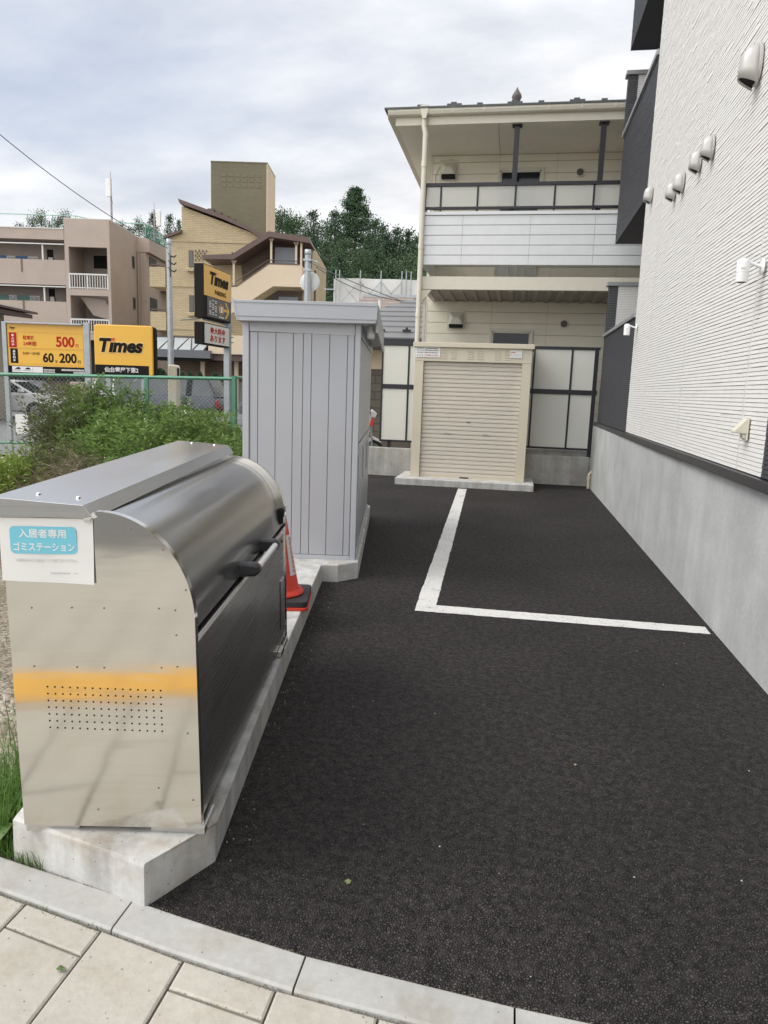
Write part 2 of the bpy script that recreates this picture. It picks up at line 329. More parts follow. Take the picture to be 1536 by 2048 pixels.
def brick_mat(name, c1, c2, mortar, bw, bh, rot=(pi / 2, 0, 0), ms=0.012):
    m, t, b, L = nodes_mat(name); tc = N(t, 'ShaderNodeTexCoord')
    # x+y runs along the wall whichever way it faces, z is height
    se = N(t, 'ShaderNodeSeparateXYZ'); L(tc.outputs['Object'], se.inputs[0])
    ad = N(t, 'ShaderNodeMath', operation='ADD'); L(se.outputs[0], ad.inputs[0]); L(se.outputs[1], ad.inputs[1])
    cb = N(t, 'ShaderNodeCombineXYZ'); L(ad.outputs[0], cb.inputs[0]); L(se.outputs[2], cb.inputs[1])
    br = N(t, 'ShaderNodeTexBrick'); L(cb.outputs[0], br.inputs['Vector'])
    br.inputs['Color1'].default_value = c1 + (1,); br.inputs['Color2'].default_value = c2 + (1,); br.inputs['Mortar'].default_value = mortar + (1,)
    br.inputs['Scale'].default_value = 1.0; br.inputs['Brick Width'].default_value = bw; br.inputs['Row Height'].default_value = bh; br.inputs['Mortar Size'].default_value = ms
    n = N(t, 'ShaderNodeTexNoise', i_Scale=0.6, i_Detail=5.0); L(tc.outputs['Object'], n.inputs['Vector'])
    mr = N(t, 'ShaderNodeMapRange'); mr.inputs[3].default_value = 0.82; mr.inputs[4].default_value = 1.16; L(n.outputs[0], mr.inputs[0])
    vm = N(t, 'ShaderNodeVectorMath', operation='SCALE'); L(br.outputs[0], vm.inputs[0]); L(mr.outputs[0], vm.inputs[3]); L(vm.outputs[0], b.inputs['Base Color'])
    b.inputs['Roughness'].default_value = 0.7
    bp = N(t, 'ShaderNodeBump', invert=True); bp.inputs['Strength'].default_value = 0.5; bp.inputs['Distance'].default_value = 0.02; L(br.outputs['Fac'], bp.inputs['Height']); L(bp.outputs[0], b.inputs['Normal'])
    return m
def leaf_mat(name, c0, c1, vs=0.9, transl=0.25):
    m, t, b, L = nodes_mat(name); tc = N(t, 'ShaderNodeTexCoord')
    gi = N(t, 'ShaderNodeObjectInfo'); ge = N(t, 'ShaderNodeNewGeometry')
    n = N(t, 'ShaderNodeTexNoise', i_Scale=vs, i_Detail=3.0); L(tc.outputs['Object'], n.inputs['Vector'])
    a = N(t, 'ShaderNodeMath', operation='MULTIPLY_ADD'); L(ge.outputs['Random Per Island'], a.inputs[0]); a.inputs[1].default_value = 0.55
    q = N(t, 'ShaderNodeMath', operation='MULTIPLY_ADD'); L(n.outputs[0], q.inputs[0]); q.inputs[1].default_value = 0.7
    o2 = N(t, 'ShaderNodeMath', operation='MULTIPLY_ADD'); L(gi.outputs['Random'], o2.inputs[0]); o2.inputs[1].default_value = 0.3; o2.inputs[2].default_value = -0.25
    L(o2.outputs[0], q.inputs[2]); L(q.outputs[0], a.inputs[2])
    r = N(t, 'ShaderNodeValToRGB'); L(a.outputs[0], r.inputs[0]); r.color_ramp.elements[0].color = c0 + (1,); r.color_ramp.elements[1].color = c1 + (1,)
    L(r.outputs[0], b.inputs['Base Color']); b.inputs['Roughness'].default_value = 0.6; b.inputs['Specular IOR Level'].default_value = 0.3
    tr = N(t, 'ShaderNodeBsdfTranslucent'); L(r.outputs[0], tr.inputs[0]); ms = N(t, 'ShaderNodeMixShader'); ms.inputs[0].default_value = transl
    L(b.outputs[0], ms.inputs[1]); L(tr.outputs[0], ms.inputs[2]); L(ms.outputs[0], t.nodes['Material Output'].inputs[0])
    return m
M_ASPH = asphalt_mat()
M_SLAB = concrete_mat('slab_concrete', (0.47, 0.465, 0.45), streak=0.24, stain=0.75, blot=0.12)
M_BASE = concrete_mat('foundation_concrete', (0.43, 0.437, 0.43), streak=0.05, blot=0.14, stain=0.0, pits=False, bump=0.15)
M_OLDC = concrete_mat('old_concrete', (0.36, 0.355, 0.33), streak=0.16, stain=0.6, blot=0.2)
M_KERB = concrete_mat('kerb_concrete', (0.415, 0.41, 0.385), stain=0.45, blot=0.10)
M_PAVE = concrete_mat('paver_concrete', (0.445, 0.42, 0.365), stain=0.4, blot=0.08, bump=0.4)
M_GRAV = gravel_mat(); M_MARK = marking_mat()
M_STEEL = brushed_mat('brushed_stainless', (0.70, 0.68, 0.635), 0.10, 'x', 0.0018, 0.3)
M_ROOFST = brushed_mat('roof_stainless', (0.70, 0.70, 0.695), 0.22, 'x', 0.0006, 0.3)
M_LID = brushed_mat('lid_stainless', (0.43, 0.427, 0.42), 0.20, 'y', 0.0015, 0.5)
M_DARKST = brushed_mat('front_stainless', (0.62, 0.615, 0.61), 0.27, 'y', 0.001, 0.5)
M_BLACK = mat('black_plastic', (0.02, 0.02, 0.024), 0.38, var=0.1)
M_HOLE = mat('hole_dark', (0.008, 0.008, 0.008), 0.9, var=0)
M_GALV = mat('galvanised_steel', (0.36, 0.39, 0.41), 0.45, 0.55, var=0.12, vs=9)
M_WHITEP = mat('white_plastic', (0.74, 0.74, 0.72), 0.4, var=0.03)
M_IVORY = mat('ivory_paint', (0.60, 0.57, 0.47), 0.45, var=0.04)
M_DARKM = mat('dark_bronze_metal', (0.018, 0.018, 0.024), 0.4, 0.2, var=0.15)
M_JOINT = mat('joint_sand', (0.10, 0.092, 0.075), 0.95, var=0.35, vs=30)
# ------------------------------------------------------------------ ground
g = MB(); g.add([(-400, -60, -0.06), (400, -60, -0.06), (400, 900, -0.06), (-400, 900, -0.06)], [(0, 1, 2, 3)])
tag(g.build('ground', M_GRAV), kind='structure')
# gravel lot beside the drive (slightly uneven)
g = MB(); nx, ny = 50, 60; x0, x1, y0, y1 = -12.0, -1.4, 1.9, 14.0
vs = []
for j in range(ny + 1):
    for i in range(nx + 1):
        x = x0 + (x1 - x0) * i / nx; y = y0 + (y1 - y0) * j / ny
        vs.append((x, y, -0.035 + 0.03 * sin(x * 2.1 + sin(y * 1.7)) * sin(y * 1.3) + random.uniform(-.008, .008)))
g.add(vs, [(j * (nx + 1) + i, j * (nx + 1) + i + 1, (j + 1) * (nx + 1) + i + 1, (j + 1) * (nx + 1) + i) for j in range(ny) for i in range(nx)])
tag(g.build('gravel_lot', M_GRAV, smooth=True), kind='structure')
# kerb line: (x, y inner, y outer)
KL = [(-3.4, 2.36, 2.22), (-2.5, 2.12, 1.98), (-1.9, 1.985, 1.85), (-1.53, 1.915, 1.785), (-1.07, 1.836, 1.700), (-0.86, 1.796, 1.66), (-0.485, 1.738, 1.606), (0.10, 1.690, 1.560), (0.70, 1.665, 1.535), (1.30, 1.650, 1.52), (2.6, 1.63, 1.50), (6.0, 1.6, 1.47)]
def kl(x, k):
    for a, b in zip(KL, KL[1:]):
        if a[0] <= x <= b[0]:
            return a[k] + (b[k] - a[k]) * (x - a[0]) / (b[0] - a[0])
    return KL[-1][k] if x > 0 else KL[0][k]
# asphalt drive with a slightly ragged edge against the kerb
edge = []
x = -1.15
while x < 2.4:
    edge.append((x, kl(x, 1) - 0.004 + random.uniform(-0.006, 0.006))); x += random.uniform(0.012, 0.03)
ap = edge + [(2.4, 14.6), (-6.0, 14.6), (-6.0, 13.2), (-2.6, 9.6), (-1.62, 5.5), (-1.30, 3.0), (-1.15, 2.2)]
g = MB(); g.add([(p[0], p[1], 0.0) for p in ap] + [(p[0], p[1], -0.05) for p in ap], [list(range(len(ap)))] + [(i, i + len(ap), (i + 1) % len(ap) + len(ap), (i + 1) % len(ap)) for i in range(len(ap))])
tag(g.build('asphalt_drive', M_ASPH), kind='structure')
# loose stones lying on the asphalt
g = MB()
for k in range(26):
    x = random.uniform(-1.2, 1.35); y = random.uniform(1.8, 8.5) if k % 3 else random.uniform(2.2, 3.6); r = random.uniform(0.002, 0.0045)
    if x < -0.95 - 0.17 * (y - 2.0): continue
    g.add([(x - r, y - r * .7, 0.001), (x + r * .8, y - r, 0.001), (x + r, y + r * .8, 0.001), (x - r * .6, y + r, 0.001), (x, y, r * 1.3)], [(0, 1, 4), (1, 2, 4), (2, 3, 4), (3, 0, 4)])
for k in range(110):                       # crumbs along the slab edge
    q = random.uniform(0, 3.6); x = -0.90 - 0.165 * q + abs(random.gauss(0, 0.06)); y = 2.05 + q; r = random.uniform(0.0015, 0.0035)
    g.add([(x - r, y - r * .7, 0.001), (x + r * .8, y - r, 0.001), (x + r, y + r * .8, 0.001), (x - r * .6, y + r, 0.001), (x, y, r * 1.3)], [(0, 1, 4), (1, 2, 4), (2, 3, 4), (3, 0, 4)])
tag(g.build('loose_grit', mat('grit', (0.42, 0.40, 0.36), 0.9, var=0.4, vs=200)), 'pale loose grit scattered on the black asphalt', 'grit', kind='stuff')
# parking bay marking
def sheet(poly, z, name, m):
    g = MB(); g.add([(p[0], p[1], z) for p in poly], [list(range(len(poly)))]); return g.build(name, m)
def rag(a, b, n, amp):
    return [(a[0] + (b[0] - a[0]) * i / n + random.uniform(-amp, amp), a[1] + (b[1] - a[1]) * i / n + random.uniform(-amp, amp)) for i in range(n)]
P = rag((-0.632, 5.043), (1.440, 5.09), 60, .004) + rag((1.440, 5.09), (1.44, 5.25), 4, .003) + rag((1.44, 5.25), (-0.487, 5.225), 60, .004) + rag((-0.487, 5.225), (-0.70, 11.97), 120, .004) + rag((-0.70, 11.97), (-0.845, 11.96), 4, .003) + rag((-0.845, 11.96), (-0.632, 5.043), 120, .004)
tag(sheet(P, 0.004, 'bay_marking', M_MARK), kind='structure')
# kerb stones, one mesh: surface pattern of the street edge
g = MB(); js = [-3.4, -2.83, -2.245, -1.66, -1.073, -0.486, 0.10, 0.70, 1.30, 1.9, 2.5]
for a, b in zip(js, js[1:]):
    a += 0.003; b -= 0.003; n = 4
    for i in range(n):
        p, q = a + (b - a) * i / n, a + (b - a) * (i + 1) / n
        A0, A1, B0, B1 = (p, kl(p, 2)), (p, kl(p, 1)), (q, kl(q, 2)), (q, kl(q, 1))
        zt = 0.006
        vs = [(A0[0], A0[1] + .003, -0.02), (A0[0], A0[1] + .006, zt - .005), (A0[0], A0[1] + .014, zt), (A1[0], A1[1] - .008, zt), (A1[0], A1[1], zt - .006), (A1[0], A1[1], -.05),
              (B0[0], B0[1] + .003, -0.02), (B0[0], B0[1] + .006, zt - .005), (B0[0], B0[1] + .014, zt), (B1[0], B1[1] - .008, zt), (B1[0], B1[1], zt - .006), (B1[0], B1[1], -.05)]
        fs = [(k, k + 1, k + 7, k + 6)[::-1] for k in range(5)]
        if i == 0: fs.append((0, 1, 2, 3, 4, 5))
        if i == n - 1: fs.append((6, 7, 8, 9, 10, 11)[::-1])
        g.add(vs, fs)
tag(g.build('kerb', M_KERB), kind='structure')
# pavement slabs: columns 0.286 m wide running away from the street edge
g = MB(); g2 = MB(); w = 0.285; c0 = -1.388
def slab(mb, xa, xb, ya0, yb0, ya1, yb1, zt=0.0):
    e = 0.0034; bv = 0.006
    o = [(xa + e, ya0 + e), (xb - e, yb0 + e), (xb - e, yb1 - e), (xa + e, ya1 - e)]
    i_ = [(xa + e + bv, ya0 + e + bv), (xb - e - bv, yb0 + e + bv), (xb - e - bv, yb1 - e - bv), (xa + e + bv, ya1 - e - bv)]
    dz = random.uniform(-.0012, .0012)
    vs = [(x, y, -0.03) for x, y in o] + [(x, y, zt - .004 + dz) for x, y in o] + [(x, y, zt + dz) for x, y in i_]
    mb.add(vs, [(0, 1, 5, 4), (1, 2, 6, 5), (2, 3, 7, 6), (3, 0, 4, 7), (4, 5, 9, 8), (5, 6, 10, 9), (6, 7, 11, 10), (7, 4, 8, 11), (8, 9, 10, 11)])
for ci in range(-9, 14):
    xa, xb = c0 + w * ci, c0 + w * (ci + 1)
    ta, tb = kl(xa, 2) - 0.001, kl(xb, 2) - 0.001
    off = 0.100 if ci % 2 == 0 else 0.385
    first = True; k = 0
    while ta > -2.4:
        ln = off if first else 0.570
        first = False
        tact = None
        lo_a, lo_b = ta - ln, tb - ln
        slab(g, xa, xb, lo_a, lo_b, ta, tb)
        ta, tb = lo_a, lo_b; k += 1
tag(g.build('pavement', M_PAVE), kind='structure')
tag(sheet([(-8, -2.6), (6, -2.6), (6, 1.52), (1.3, 1.55), (-0.5, 1.62), (-1.53, 1.82), (-3.4, 2.26), (-8, 3.4)], -0.012, 'pavement_bed', M_JOINT), kind='structure')
# yellow tactile paving behind the camera: the steel panel mirrors it
g = MB()
for i in range(40):
    xa = -6.0 + i * 0.3; slab(g, xa, xa + 0.3, 0.24, 0.24, 0.56, 0.56, 0.009)
    for a in range(4):
        g.box(xa + .03 + a * .07, xa + .06 + a * .07, 0.26, 0.54, 0.008, 0.013)
tag(g.build('tactile_paving', mat('tactile_yellow', (0.74, 0.39, 0.03), 0.7, var=0.12)), kind='structure')
tag(sheet([(-60, -12), (60, -12), (60, -2.6), (-60, -2.6)], -0.05, 'road', mat('road_asphalt', (0.11, 0.108, 0.10), 0.85, var=0.1)), kind='structure')
# car park behind the fence
tag(sheet([(-60, 12.6), (-5.3, 13.5), (-7.5, 24), (-9.5, 42), (-60, 42)], -0.02, 'car_park_asphalt', mat('grey_asphalt', (0.16, 0.16, 0.155), 0.85, var=0.15, bump=.3, bs=40)), kind='structure')
# concrete strip under the refuse bin and its small kerb
g = MB(); top = [(-1.560, 1.948), (-1.022, 1.818), (-0.895, 2.068), (-1.205, 3.80), (-1.497, 5.60), (-2.20, 5.48), (-1.83, 3.3)]
bot = [(-1.568, 1.935), (-1.026, 1.815), (-0.905, 2.070), (-1.20, 3.80), (-1.490, 5.61), (-2.21, 5.49), (-1.84, 3.3)]
n = len(top)
ins = []
cxm = sum(p[0] for p in top) / n; cym = sum(p[1] for p in top) / n
mid = [(a[0] * .3 + b[0] * .7, a[1] * .3 + b[1] * .7) for a, b in zip(top, bot)]
g.add([(p[0], p[1], -0.05) for p in bot] + [(p[0], p[1], 0.138) for p in mid] + [(p[0], p[1], 0.15) for p in top],
      [(i, (i + 1) % n, n + (i + 1) % n, n + i) for i in range(n)] + [(n + i, n + (i + 1) % n, 2 * n + (i + 1) % n, 2 * n + i) for i in range(n)] + [list(range(2 * n, 3 * n))])
tag(g.build('bin_plinth', M_SLAB), 'long pale concrete plinth with a cut corner under the steel refuse bin', 'plinth')

# dirt and crumbs gathered in the joints of the pavement
g = MB()
def crumb(x, y, r, z=0.001):
    g.add([(x - r, y - r * .7, z), (x + r * .8, y - r, z), (x + r, y + r * .8, z), (x - r * .6, y + r, z), (x, y, z + r * 1.1)], [(0, 1, 4), (1, 2, 4), (2, 3, 4), (3, 0, 4)])
for k in range(2600):
    x = random.uniform(-1.9, 0.4); m_ = random.random()
    if m_ < .45: crumb(x, kl(x, 2) - abs(random.gauss(0, .010)) + .002, random.uniform(.0007, .0022), -.001)
    elif m_ < .75: crumb(x, kl(x, 1) + random.gauss(-.004, .006), random.uniform(.0007, .002), .005)
    elif m_ < .92:
        ci = random.randint(-2, 5); x = c0 + w * ci + random.gauss(0, .0035); crumb(x, kl(max(x, -3.3), 2) - random.uniform(0, .5), random.uniform(.0006, .0016), -.002)
    else:
        ci = random.choice((-2, 0, 2, 4)); x = c0 + w * ci + random.uniform(0, w); crumb(x, kl(max(x, -3.3), 2) - .10 + random.gauss(0, .004), random.uniform(.0006, .0016), -.002)
tag(g.build('joint_dirt', mat('joint_dirt', (0.16, 0.145, 0.11), .95, var=.6, vs=300)), 'dark dirt crumbs gathered in the pavement joints', 'dirt', kind='stuff')
# ------------------------------------------------------------------ steel refuse bin
BL_, BW = 1.86, 0.575
BIN = thing('refuse_bin', 'long stainless steel refuse bin with a curved lid and flat roof on the concrete plinth', 'refuse bin', (-0.918, 1.985, 0.176), (0, -0.020, A))
ARC0, ARCX, ARCZ = 0.70, 0.285, 0.335          # lid: from (0, .70) to (-.285, 1.035)
def arc(n, dx=0.0, dr=0.0):
    return [(-ARCX + (ARCX + dr) * cos(pi / 2 * i / n) + dx, ARC0 + (ARCZ + dr) * sin(pi / 2 * i / n)) for i in range(n + 1)]
prof = [(-BW, 0.0), (0.0, 0.0)] + arc(20) + [(-BW, 1.035)]
near = MB().prism(prof, 'y', 0.0, 0.010)
sp_n = near.build('side_panel', M_STEEL, BIN)
MB().prism(prof, 'y', BL_ - 0.010, BL_).build('side_panel', M_STEEL, BIN)
holes = MB()
for r in range(7):
    for c in range(16):
        x = -0.468 + c * 0.0238; z = 0.478 - r * 0.0228 - c * 0.0004
        holes.tube([(x, 0.0005, z), (x, -0.0006, z)], 0.0031, 10)
holes.build('air_holes', M_HOLE, sp_n)
scr = MB()
for x, z in [(-.50, .735), (-.375, .738), (-.275, .738), (-.105, .740), (-.505, .545), (-.37, .545), (-.285, .545), (-.105, .548), (-.055, .552), (-.055, .655), (-.055, .735), (-.085, .925), (-.18, .99), (-.02, .80), (-.33, .06), (-.02, .10), (-.13, .14), (-.03, .33)]:
    scr = MB().tube([(x, 0.0, z), (x, -0.0012, z)], 0.0032, 8)
    scr.build('rivet', mat('dull_rivet', (0.22, 0.21, 0.19), 0.45, 0.9, var=0.2), sp_n)
# edging strips over the arch and down the front edges
for y0, y1 in ((-0.002, 0.028), (BL_ - 0.028, BL_ + 0.002)):
    a1, a0 = arc(24, 0, 0.005), arc(24, 0, -0.003)
    MB().prism([(0.005, 0.0), *a1, *a0[::-1], (-0.003, 0.0)], 'y', y0, y1).build('edge_trim', M_STEEL, BIN, smooth=True, autos=30)
# roof sheet with a sloped lip, over the ends
roof = MB().prism([(-BW - .018, 1.022), (-BW - .018, 1.100), (-0.318, 1.079), (-0.287, 1.040), (-0.296, 1.030), (-0.31, 1.022)], 'y', -0.014, BL_ + 0.014)
roof.v = [(x, y, z + (y - BL_ / 2) * .020 if z > 1.03 else z) for x, y, z in roof.v]
rf = roof.build('roof', M_ROOFST, BIN, bevel=0.002)
for y in (0.09, BL_ - 0.05):
    for x in (-0.50, -0.375):
        bl = MB().lathe([(0.0, .0055), (.004, .005), (.0075, .0025), (.0085, 0.0)], (x, y, 1.0798 + (-.318 - x) * .074 + (y - BL_ / 2) * .02), 12)
        bl.build('bolt', mat('bright_bolt', (0.8, 0.8, 0.78), 0.25, 1.0, var=0), rf, smooth=True)
MB().box(-0.318, -0.298, -0.012, -0.001, 1.008, 1.020).build('bracket', mat('bright_bolt', (0.8, 0.8, 0.78), 0.25, 1.0, var=0), BIN, bevel=.001)
# curved lid and flat front
a_in = arc(32, -0.012, -0.014)
lidp = [(-0.026, 0.652), (-0.014, 0.652)] + a_in + [(-0.31, 1.030)]
lv = MB(); n = len(lidp)
lv.add([(p[0], 0.012, p[1]) for p in lidp] + [(p[0], BL_ - .012, p[1]) for p in lidp], [(i, i + 1, n + i + 1, n + i)[::-1] for i in range(n - 1)])
lid = lv.build('lid', M_LID, BIN, smooth=True, autos=40)
MB().box(-0.040, -0.024, 0.012, BL_ - .012, 0.636, 0.668).build('lid_gap_backing', M_HOLE, lid)  # black backing strip: darkness of the lid gap put into its colour
h = MB()
hd = []
def bracket(y, s):
    mb = MB(); mb.prism([(-0.045, .632), (0.045, .640), (0.064, .658), (0.060, .684), (0.040, .695), (-0.04, .700)], 'y', y - .027, y + .027)
    return mb
han = MB().tube([(0.045, 0.815, .667), (0.045, 1.245, .667)], 0.0145, 16).build('handle', mat('white_tube', (0.72, 0.72, 0.70), 0.3, 0.0, var=0.02), lid, smooth=True, autos=40)
bracket(0.79, 0).build('handle_bracket', M_BLACK, lid, bevel=.012)
bracket(1.27, 0).build('handle_bracket', M_BLACK, lid, bevel=.012)
fp = MB().prism([(-0.020, .018), (-0.002, .018), (-0.002, .616), (-0.010, .628), (-0.070, .634), (-0.070, .620), (-0.020, .606)], 'y', 0.012, BL_ - .012)
fpo = fp.build('front_panel', M_DARKST, BIN, bevel=.002)
ph = MB()
for r in range(9):
    for c in range(34):
        if r % 2 and c == 33: continue
        y = .22 + c * .0235 + (.0117 if r % 2 else 0); z = .30 + r * .0235
        ph.tube([(-0.0025, y, z), (-0.0012, y, z)], 0.0034, 6)
ph.build('air_holes', M_HOLE, fpo)
pl_ = MB().box(-0.0025, -0.0005, BL_ - .205, BL_ - .185, .10, .37); pl_.box(-0.0025, -0.0005, BL_ - .075, BL_ - .04, .10, .36)
pl_.build('slot', M_HOLE, fpo)
MB().box(-0.002, 0.008, BL_ - .18, BL_ - .09, .085, .375).build('guide_rail', M_DARKST, fpo, bevel=.003)
MB().box(-0.002, 0.0, BL_ - .13, BL_ - .10, .575, .588).build('keyhole_plate', M_HOLE, fpo)
MB().box(-BW + .004, -0.03, .012, BL_ - .012, .02, .03).build('floor_plate', M_DARKST, BIN)
MB().box(-BW + .001, -BW + .006, .012, BL_ - .012, .02, 1.03).build('back_panel', M_STEEL, BIN)
for x0, x1 in ((-.575, -.40), (-.165, 0.012)):
    for y0 in (.02, BL_ - .14):
        MB().prism([(x0, -.030), (x1, -.030), (x1, -.001), (x0, -.001)], 'y', y0 - .010, y0 + .12).build('foot', M_DARKST, BIN, bevel=.0015)
MB().box(-.06, .02, BL_ - .30, BL_ - .20, -.020, .012).build('foot', M_STEEL, BIN, bevel=.002)
lt = MB().box(-0.055, -0.004, BL_ - .050, BL_ - .014, .665, .745)
lto = lt.build('latch', M_HOLE, BIN)
q = MB().tube([(-0.003, BL_ - .045, .70), (0.008, BL_ - .05, .715), (0.010, BL_ - .04, .728), (0.008, BL_ - .028, .715), (0.004, BL_ - .03, .70)], .0035, 8)
q.box(-0.002, 0.012, BL_ - .052, BL_ - .024, .672, .702); q.tube([(0.006, BL_ - .03, .735), (0.004, BL_ - .022, .76)], .005, 8); q.tube([(0.009, BL_ - .036, .672), (0.010, BL_ - .040, .645)], .003, 6)
q.build('padlock', mat('bright_bolt', (0.8, 0.8, 0.78), 0.25, 1.0, var=0), lto, smooth=True, autos=40)
# ------------------------------------------------------------------ paper notice on the bin's end
NOT = thing('paper_notice', 'white paper notice with a blue heading box taped to the end of the steel bin', 'notice', (-0.918, 1.985, 0.176), (0, -0.020, A))
M_PAPER = mat('paper', (0.70, 0.70, 0.68), 0.55, var=0.03)
pn = MB(); nx, nz = 14, 10
pts = []
for j in range(nz + 1):
    for i in range(nx + 1):
        u, v = i / nx, j / nz
        x = -0.578 + (0.284) * u - 0.004 * (1 - v); z = 0.822 + 0.196 * v - 0.008 * u * (1 - v)
        y = -0.003 - 0.0025 * sin(u * 5 + v * 2) ** 2 - 0.004 * (u ** 4) * (1 - v) ** 2
        pts.append((x, y, z))
pn.add(pts, [(j * (nx + 1) + i, j * (nx + 1) + i + 1, (j + 1) * (nx + 1) + i + 1, (j + 1) * (nx + 1) + i) for j in range(nz) for i in range(nx)])
pn.build('sheet', M_PAPER, NOT, smooth=True)
def rrect(x0, x1, z0, z1, r, n=6):
    o = []
    for cx_, cz_, a in ((x1 - r, z0 + r, -pi / 2), (x1 - r, z1 - r, 0), (x0 + r, z1 - r, pi / 2), (x0 + r, z0 + r, pi)):
        for i in range(n + 1): o.append((cx_ + r * cos(a + pi / 2 * i / n), cz_ + r * sin(a + pi / 2 * i / n)))
    return o
Z0, Z1 = .908, .992
bx = MB().prism(rrect(-.548, -.345, Z0, Z1, .014), 'y', -.0066, -.0060)
hb = bx.build('heading_box', mat('light_blue_ink', (0.16, 0.50, 0.62), 0.55, var=0.03), NOT)
tx = MB(); put_text(tx, '入居者専用', -.520, -.376, .957, .985, -.0068, .0004, bold=.018); put_text(tx, 'ゴミステーション', -.539, -.352, .9165, .944, -.0068, .0004, bold=.018)
tx.build('lettering', M_PAPER, hb)
tx = MB(); put_text(tx, '入居者以外の方は絶対にゴミを捨てないで下さい。', -.535, -.345, .882, .893, -.0068, .0003)

for i in range(9):
    if i != 6: tx.box(-.432 + i * .0105, -.424 + i * .0105, -.0066, -.0062, .846, .850)
tx.build('small_print', mat('faded_ink', (0.52, 0.52, 0.51), 0.6, var=0), NOT)
# ------------------------------------------------------------------ traffic cone
CONE = thing('traffic_cone', 'red traffic cone with a white strip on a black weight, behind the steel bin', 'traffic cone', (-1.515, 4.53, 0.150), A + .05)
b = MB(); b.prism(rrect(-.225, .225, -.225, .225, .03), 'z', .0, .022).build('red_base', mat('cone_red', (0.66, 0.045, 0.022), 0.45, var=0.06), CONE, bevel=.004)
bw = MB(); bw.prism(rrect(-.22, .22, -.22, .22, .035), 'z', .022, .062); bw.build('weight', mat('black_rubber', (0.022, 0.022, 0.024), 0.6, var=0.15), CONE, bevel=.006)
cn = MB().lathe([(.172, .062), (.180, .072), (.174, .086), (.150, .094), (.144, .105), (.034, .705), (.028, .718), (.0, .72)], n=40)
cn.build('cone_body', MATS['cone_red'], CONE, smooth=True, autos=50)
sl_ = MB(); a0, a1 = rad(-42), rad(-4)
def cr(z): return .144 - (z - .105) * (.110 / .6) + .0016
for i in range(8):
    p, q = a0 + (a1 - a0) * i / 8, a0 + (a1 - a0) * (i + 1) / 8
    z0, z1 = .20, .47
    k0, k1 = cr(z0), cr(z1)
    sl_.add([(k0 * cos(p), k0 * sin(p), z0), (k0 * cos(q), k0 * sin(q), z0), (k1 * cos(q), k1 * sin(q), z1), (k1 * cos(p), k1 * sin(p), z1)], [(0, 1, 2, 3)])
sti = sl_.build('strip', M_WHITEP, CONE, smooth=True)
mk_ = MB()
for i in range(8):
    z0 = .215 + i * .031
    for j in range(2):
        z1 = z0 + j * .013
        for (pa, pb) in ((rad(-26), rad(-11)),):
            k0, k1 = cr(z1) + .001, cr(z1 + .008) + .001
            mk_.add([(k0 * cos(pa), k0 * sin(pa), z1), (k0 * cos(pb), k0 * sin(pb), z1), (k1 * cos(pb), k1 * sin(pb), z1 + .008), (k1 * cos(pa), k1 * sin(pa), z1 + .008)], [(0, 1, 2, 3)])
mk_.build('red_print', MATS['cone_red'], sti)
# ------------------------------------------------------------------ grey storage shed and its slab
SH0 = (-1.262, 5.84, 0.15)
g = MB(); c, s_ = cos(A), sin(A)
pl = [(.030, -.02), (-.135, -.165), (-1.06, -.165), (-1.06, 2.98), (.030, 2.98)]
pt = [(.022, -.015), (-.132, -.152), (-1.05, -.152), (-1.05, 2.97), (.022, 2.97)]
def w2(p): return (SH0[0] + p[0] * c - p[1] * s_, SH0[1] + p[0] * s_ + p[1] * c)
n = 5
g.add([(*w2(p), -.05) for p in pl] + [(*w2(p), .140) for p in pl] + [(*w2(p), .15) for p in pt],
      [(i, (i + 1) % n, n + (i + 1) % n, n + i)[::-1] for i in range(n)] + [(n + i, n + (i + 1) % n, 2 * n + (i + 1) % n, 2 * n + i)[::-1] for i in range(n)] + [list(range(2 * n, 3 * n))[::-1]])
tag(g.build('shed_plinth', M_SLAB), 'grey concrete slab with a clipped corner under the tall grey storage shed', 'plinth')
SHED = thing('storage_shed', 'tall grey sheet metal storage shed with vertical ribs standing past the red cone', 'storage shed', SH0, A)
M_SHED = mat('shed_grey', (0.42, 0.43, 0.455), 0.36, 0.1, var=0.035, vs=1.6, bump=0.05, bs=2.0)
M_SHEDT = mat('shed_trim', (0.45, 0.465, 0.49), 0.34, 0.1, var=0.02)
SW, SLn, SZ = 0.965, 2.78, 1.965
def ribs(edges, z0, z1, axis, at, depth, gap=.0035, inset=.007):
    """sheet with vertical grooves at the given positions"""
    mb = MB(); e = sorted(edges)
    for a, b in zip(e, e[1:]):
        pr_ = [(a + gap * .5, at), (a + gap * .5 + .002, at - depth), (b - gap * .5 - .002, at - depth), (b - gap * .5, at)]
        if axis == 'y': mb.prism([(p[0], p[1]) for p in pr_], 'z', z0, z1)
        else: mb.prism([(p[1], p[0]) for p in pr_], 'z', z0, z1)
    return mb
# end wall towards the camera
MB().box(-SW + .01, -.01, .012, .03, .0, SZ).build('wall_backing', mat('shed_seam', (0.29, 0.298, 0.315), 0.5, var=0.05), SHED)
ribs([-.905, -.84, -.693, -.55, -.469, -.40, -.253, -.106, -.052], .042, 1.878, 'y', .012, .010).build('end_wall', M_SHED, SHED)
for x0, x1 in ((-SW, -.912), (-.045, 0.0)):
    MB().box(x0, x1, -.006, .05, .0, SZ).build('corner_post', M_SHEDT, SHED, bevel=.004)
MB().prism([(-.908, 1.884), (-.049, 1.874), (-.049, SZ), (-.908, SZ)], 'y', -.003, .02).build('head_rail', M_SHEDT, SHED, bevel=.002)
MB().box(-.908, -.049, -.003, .02, .0, .036).build('foot_rail', M_SHEDT, SHED, bevel=.002)
sc_ = MB()
for x, z in ((-.875, 1.93), (-.078, 1.905), (-.078, .018)):
    sc_.tube([(x, -.003, z), (x, -.008, z)], .011, 12)
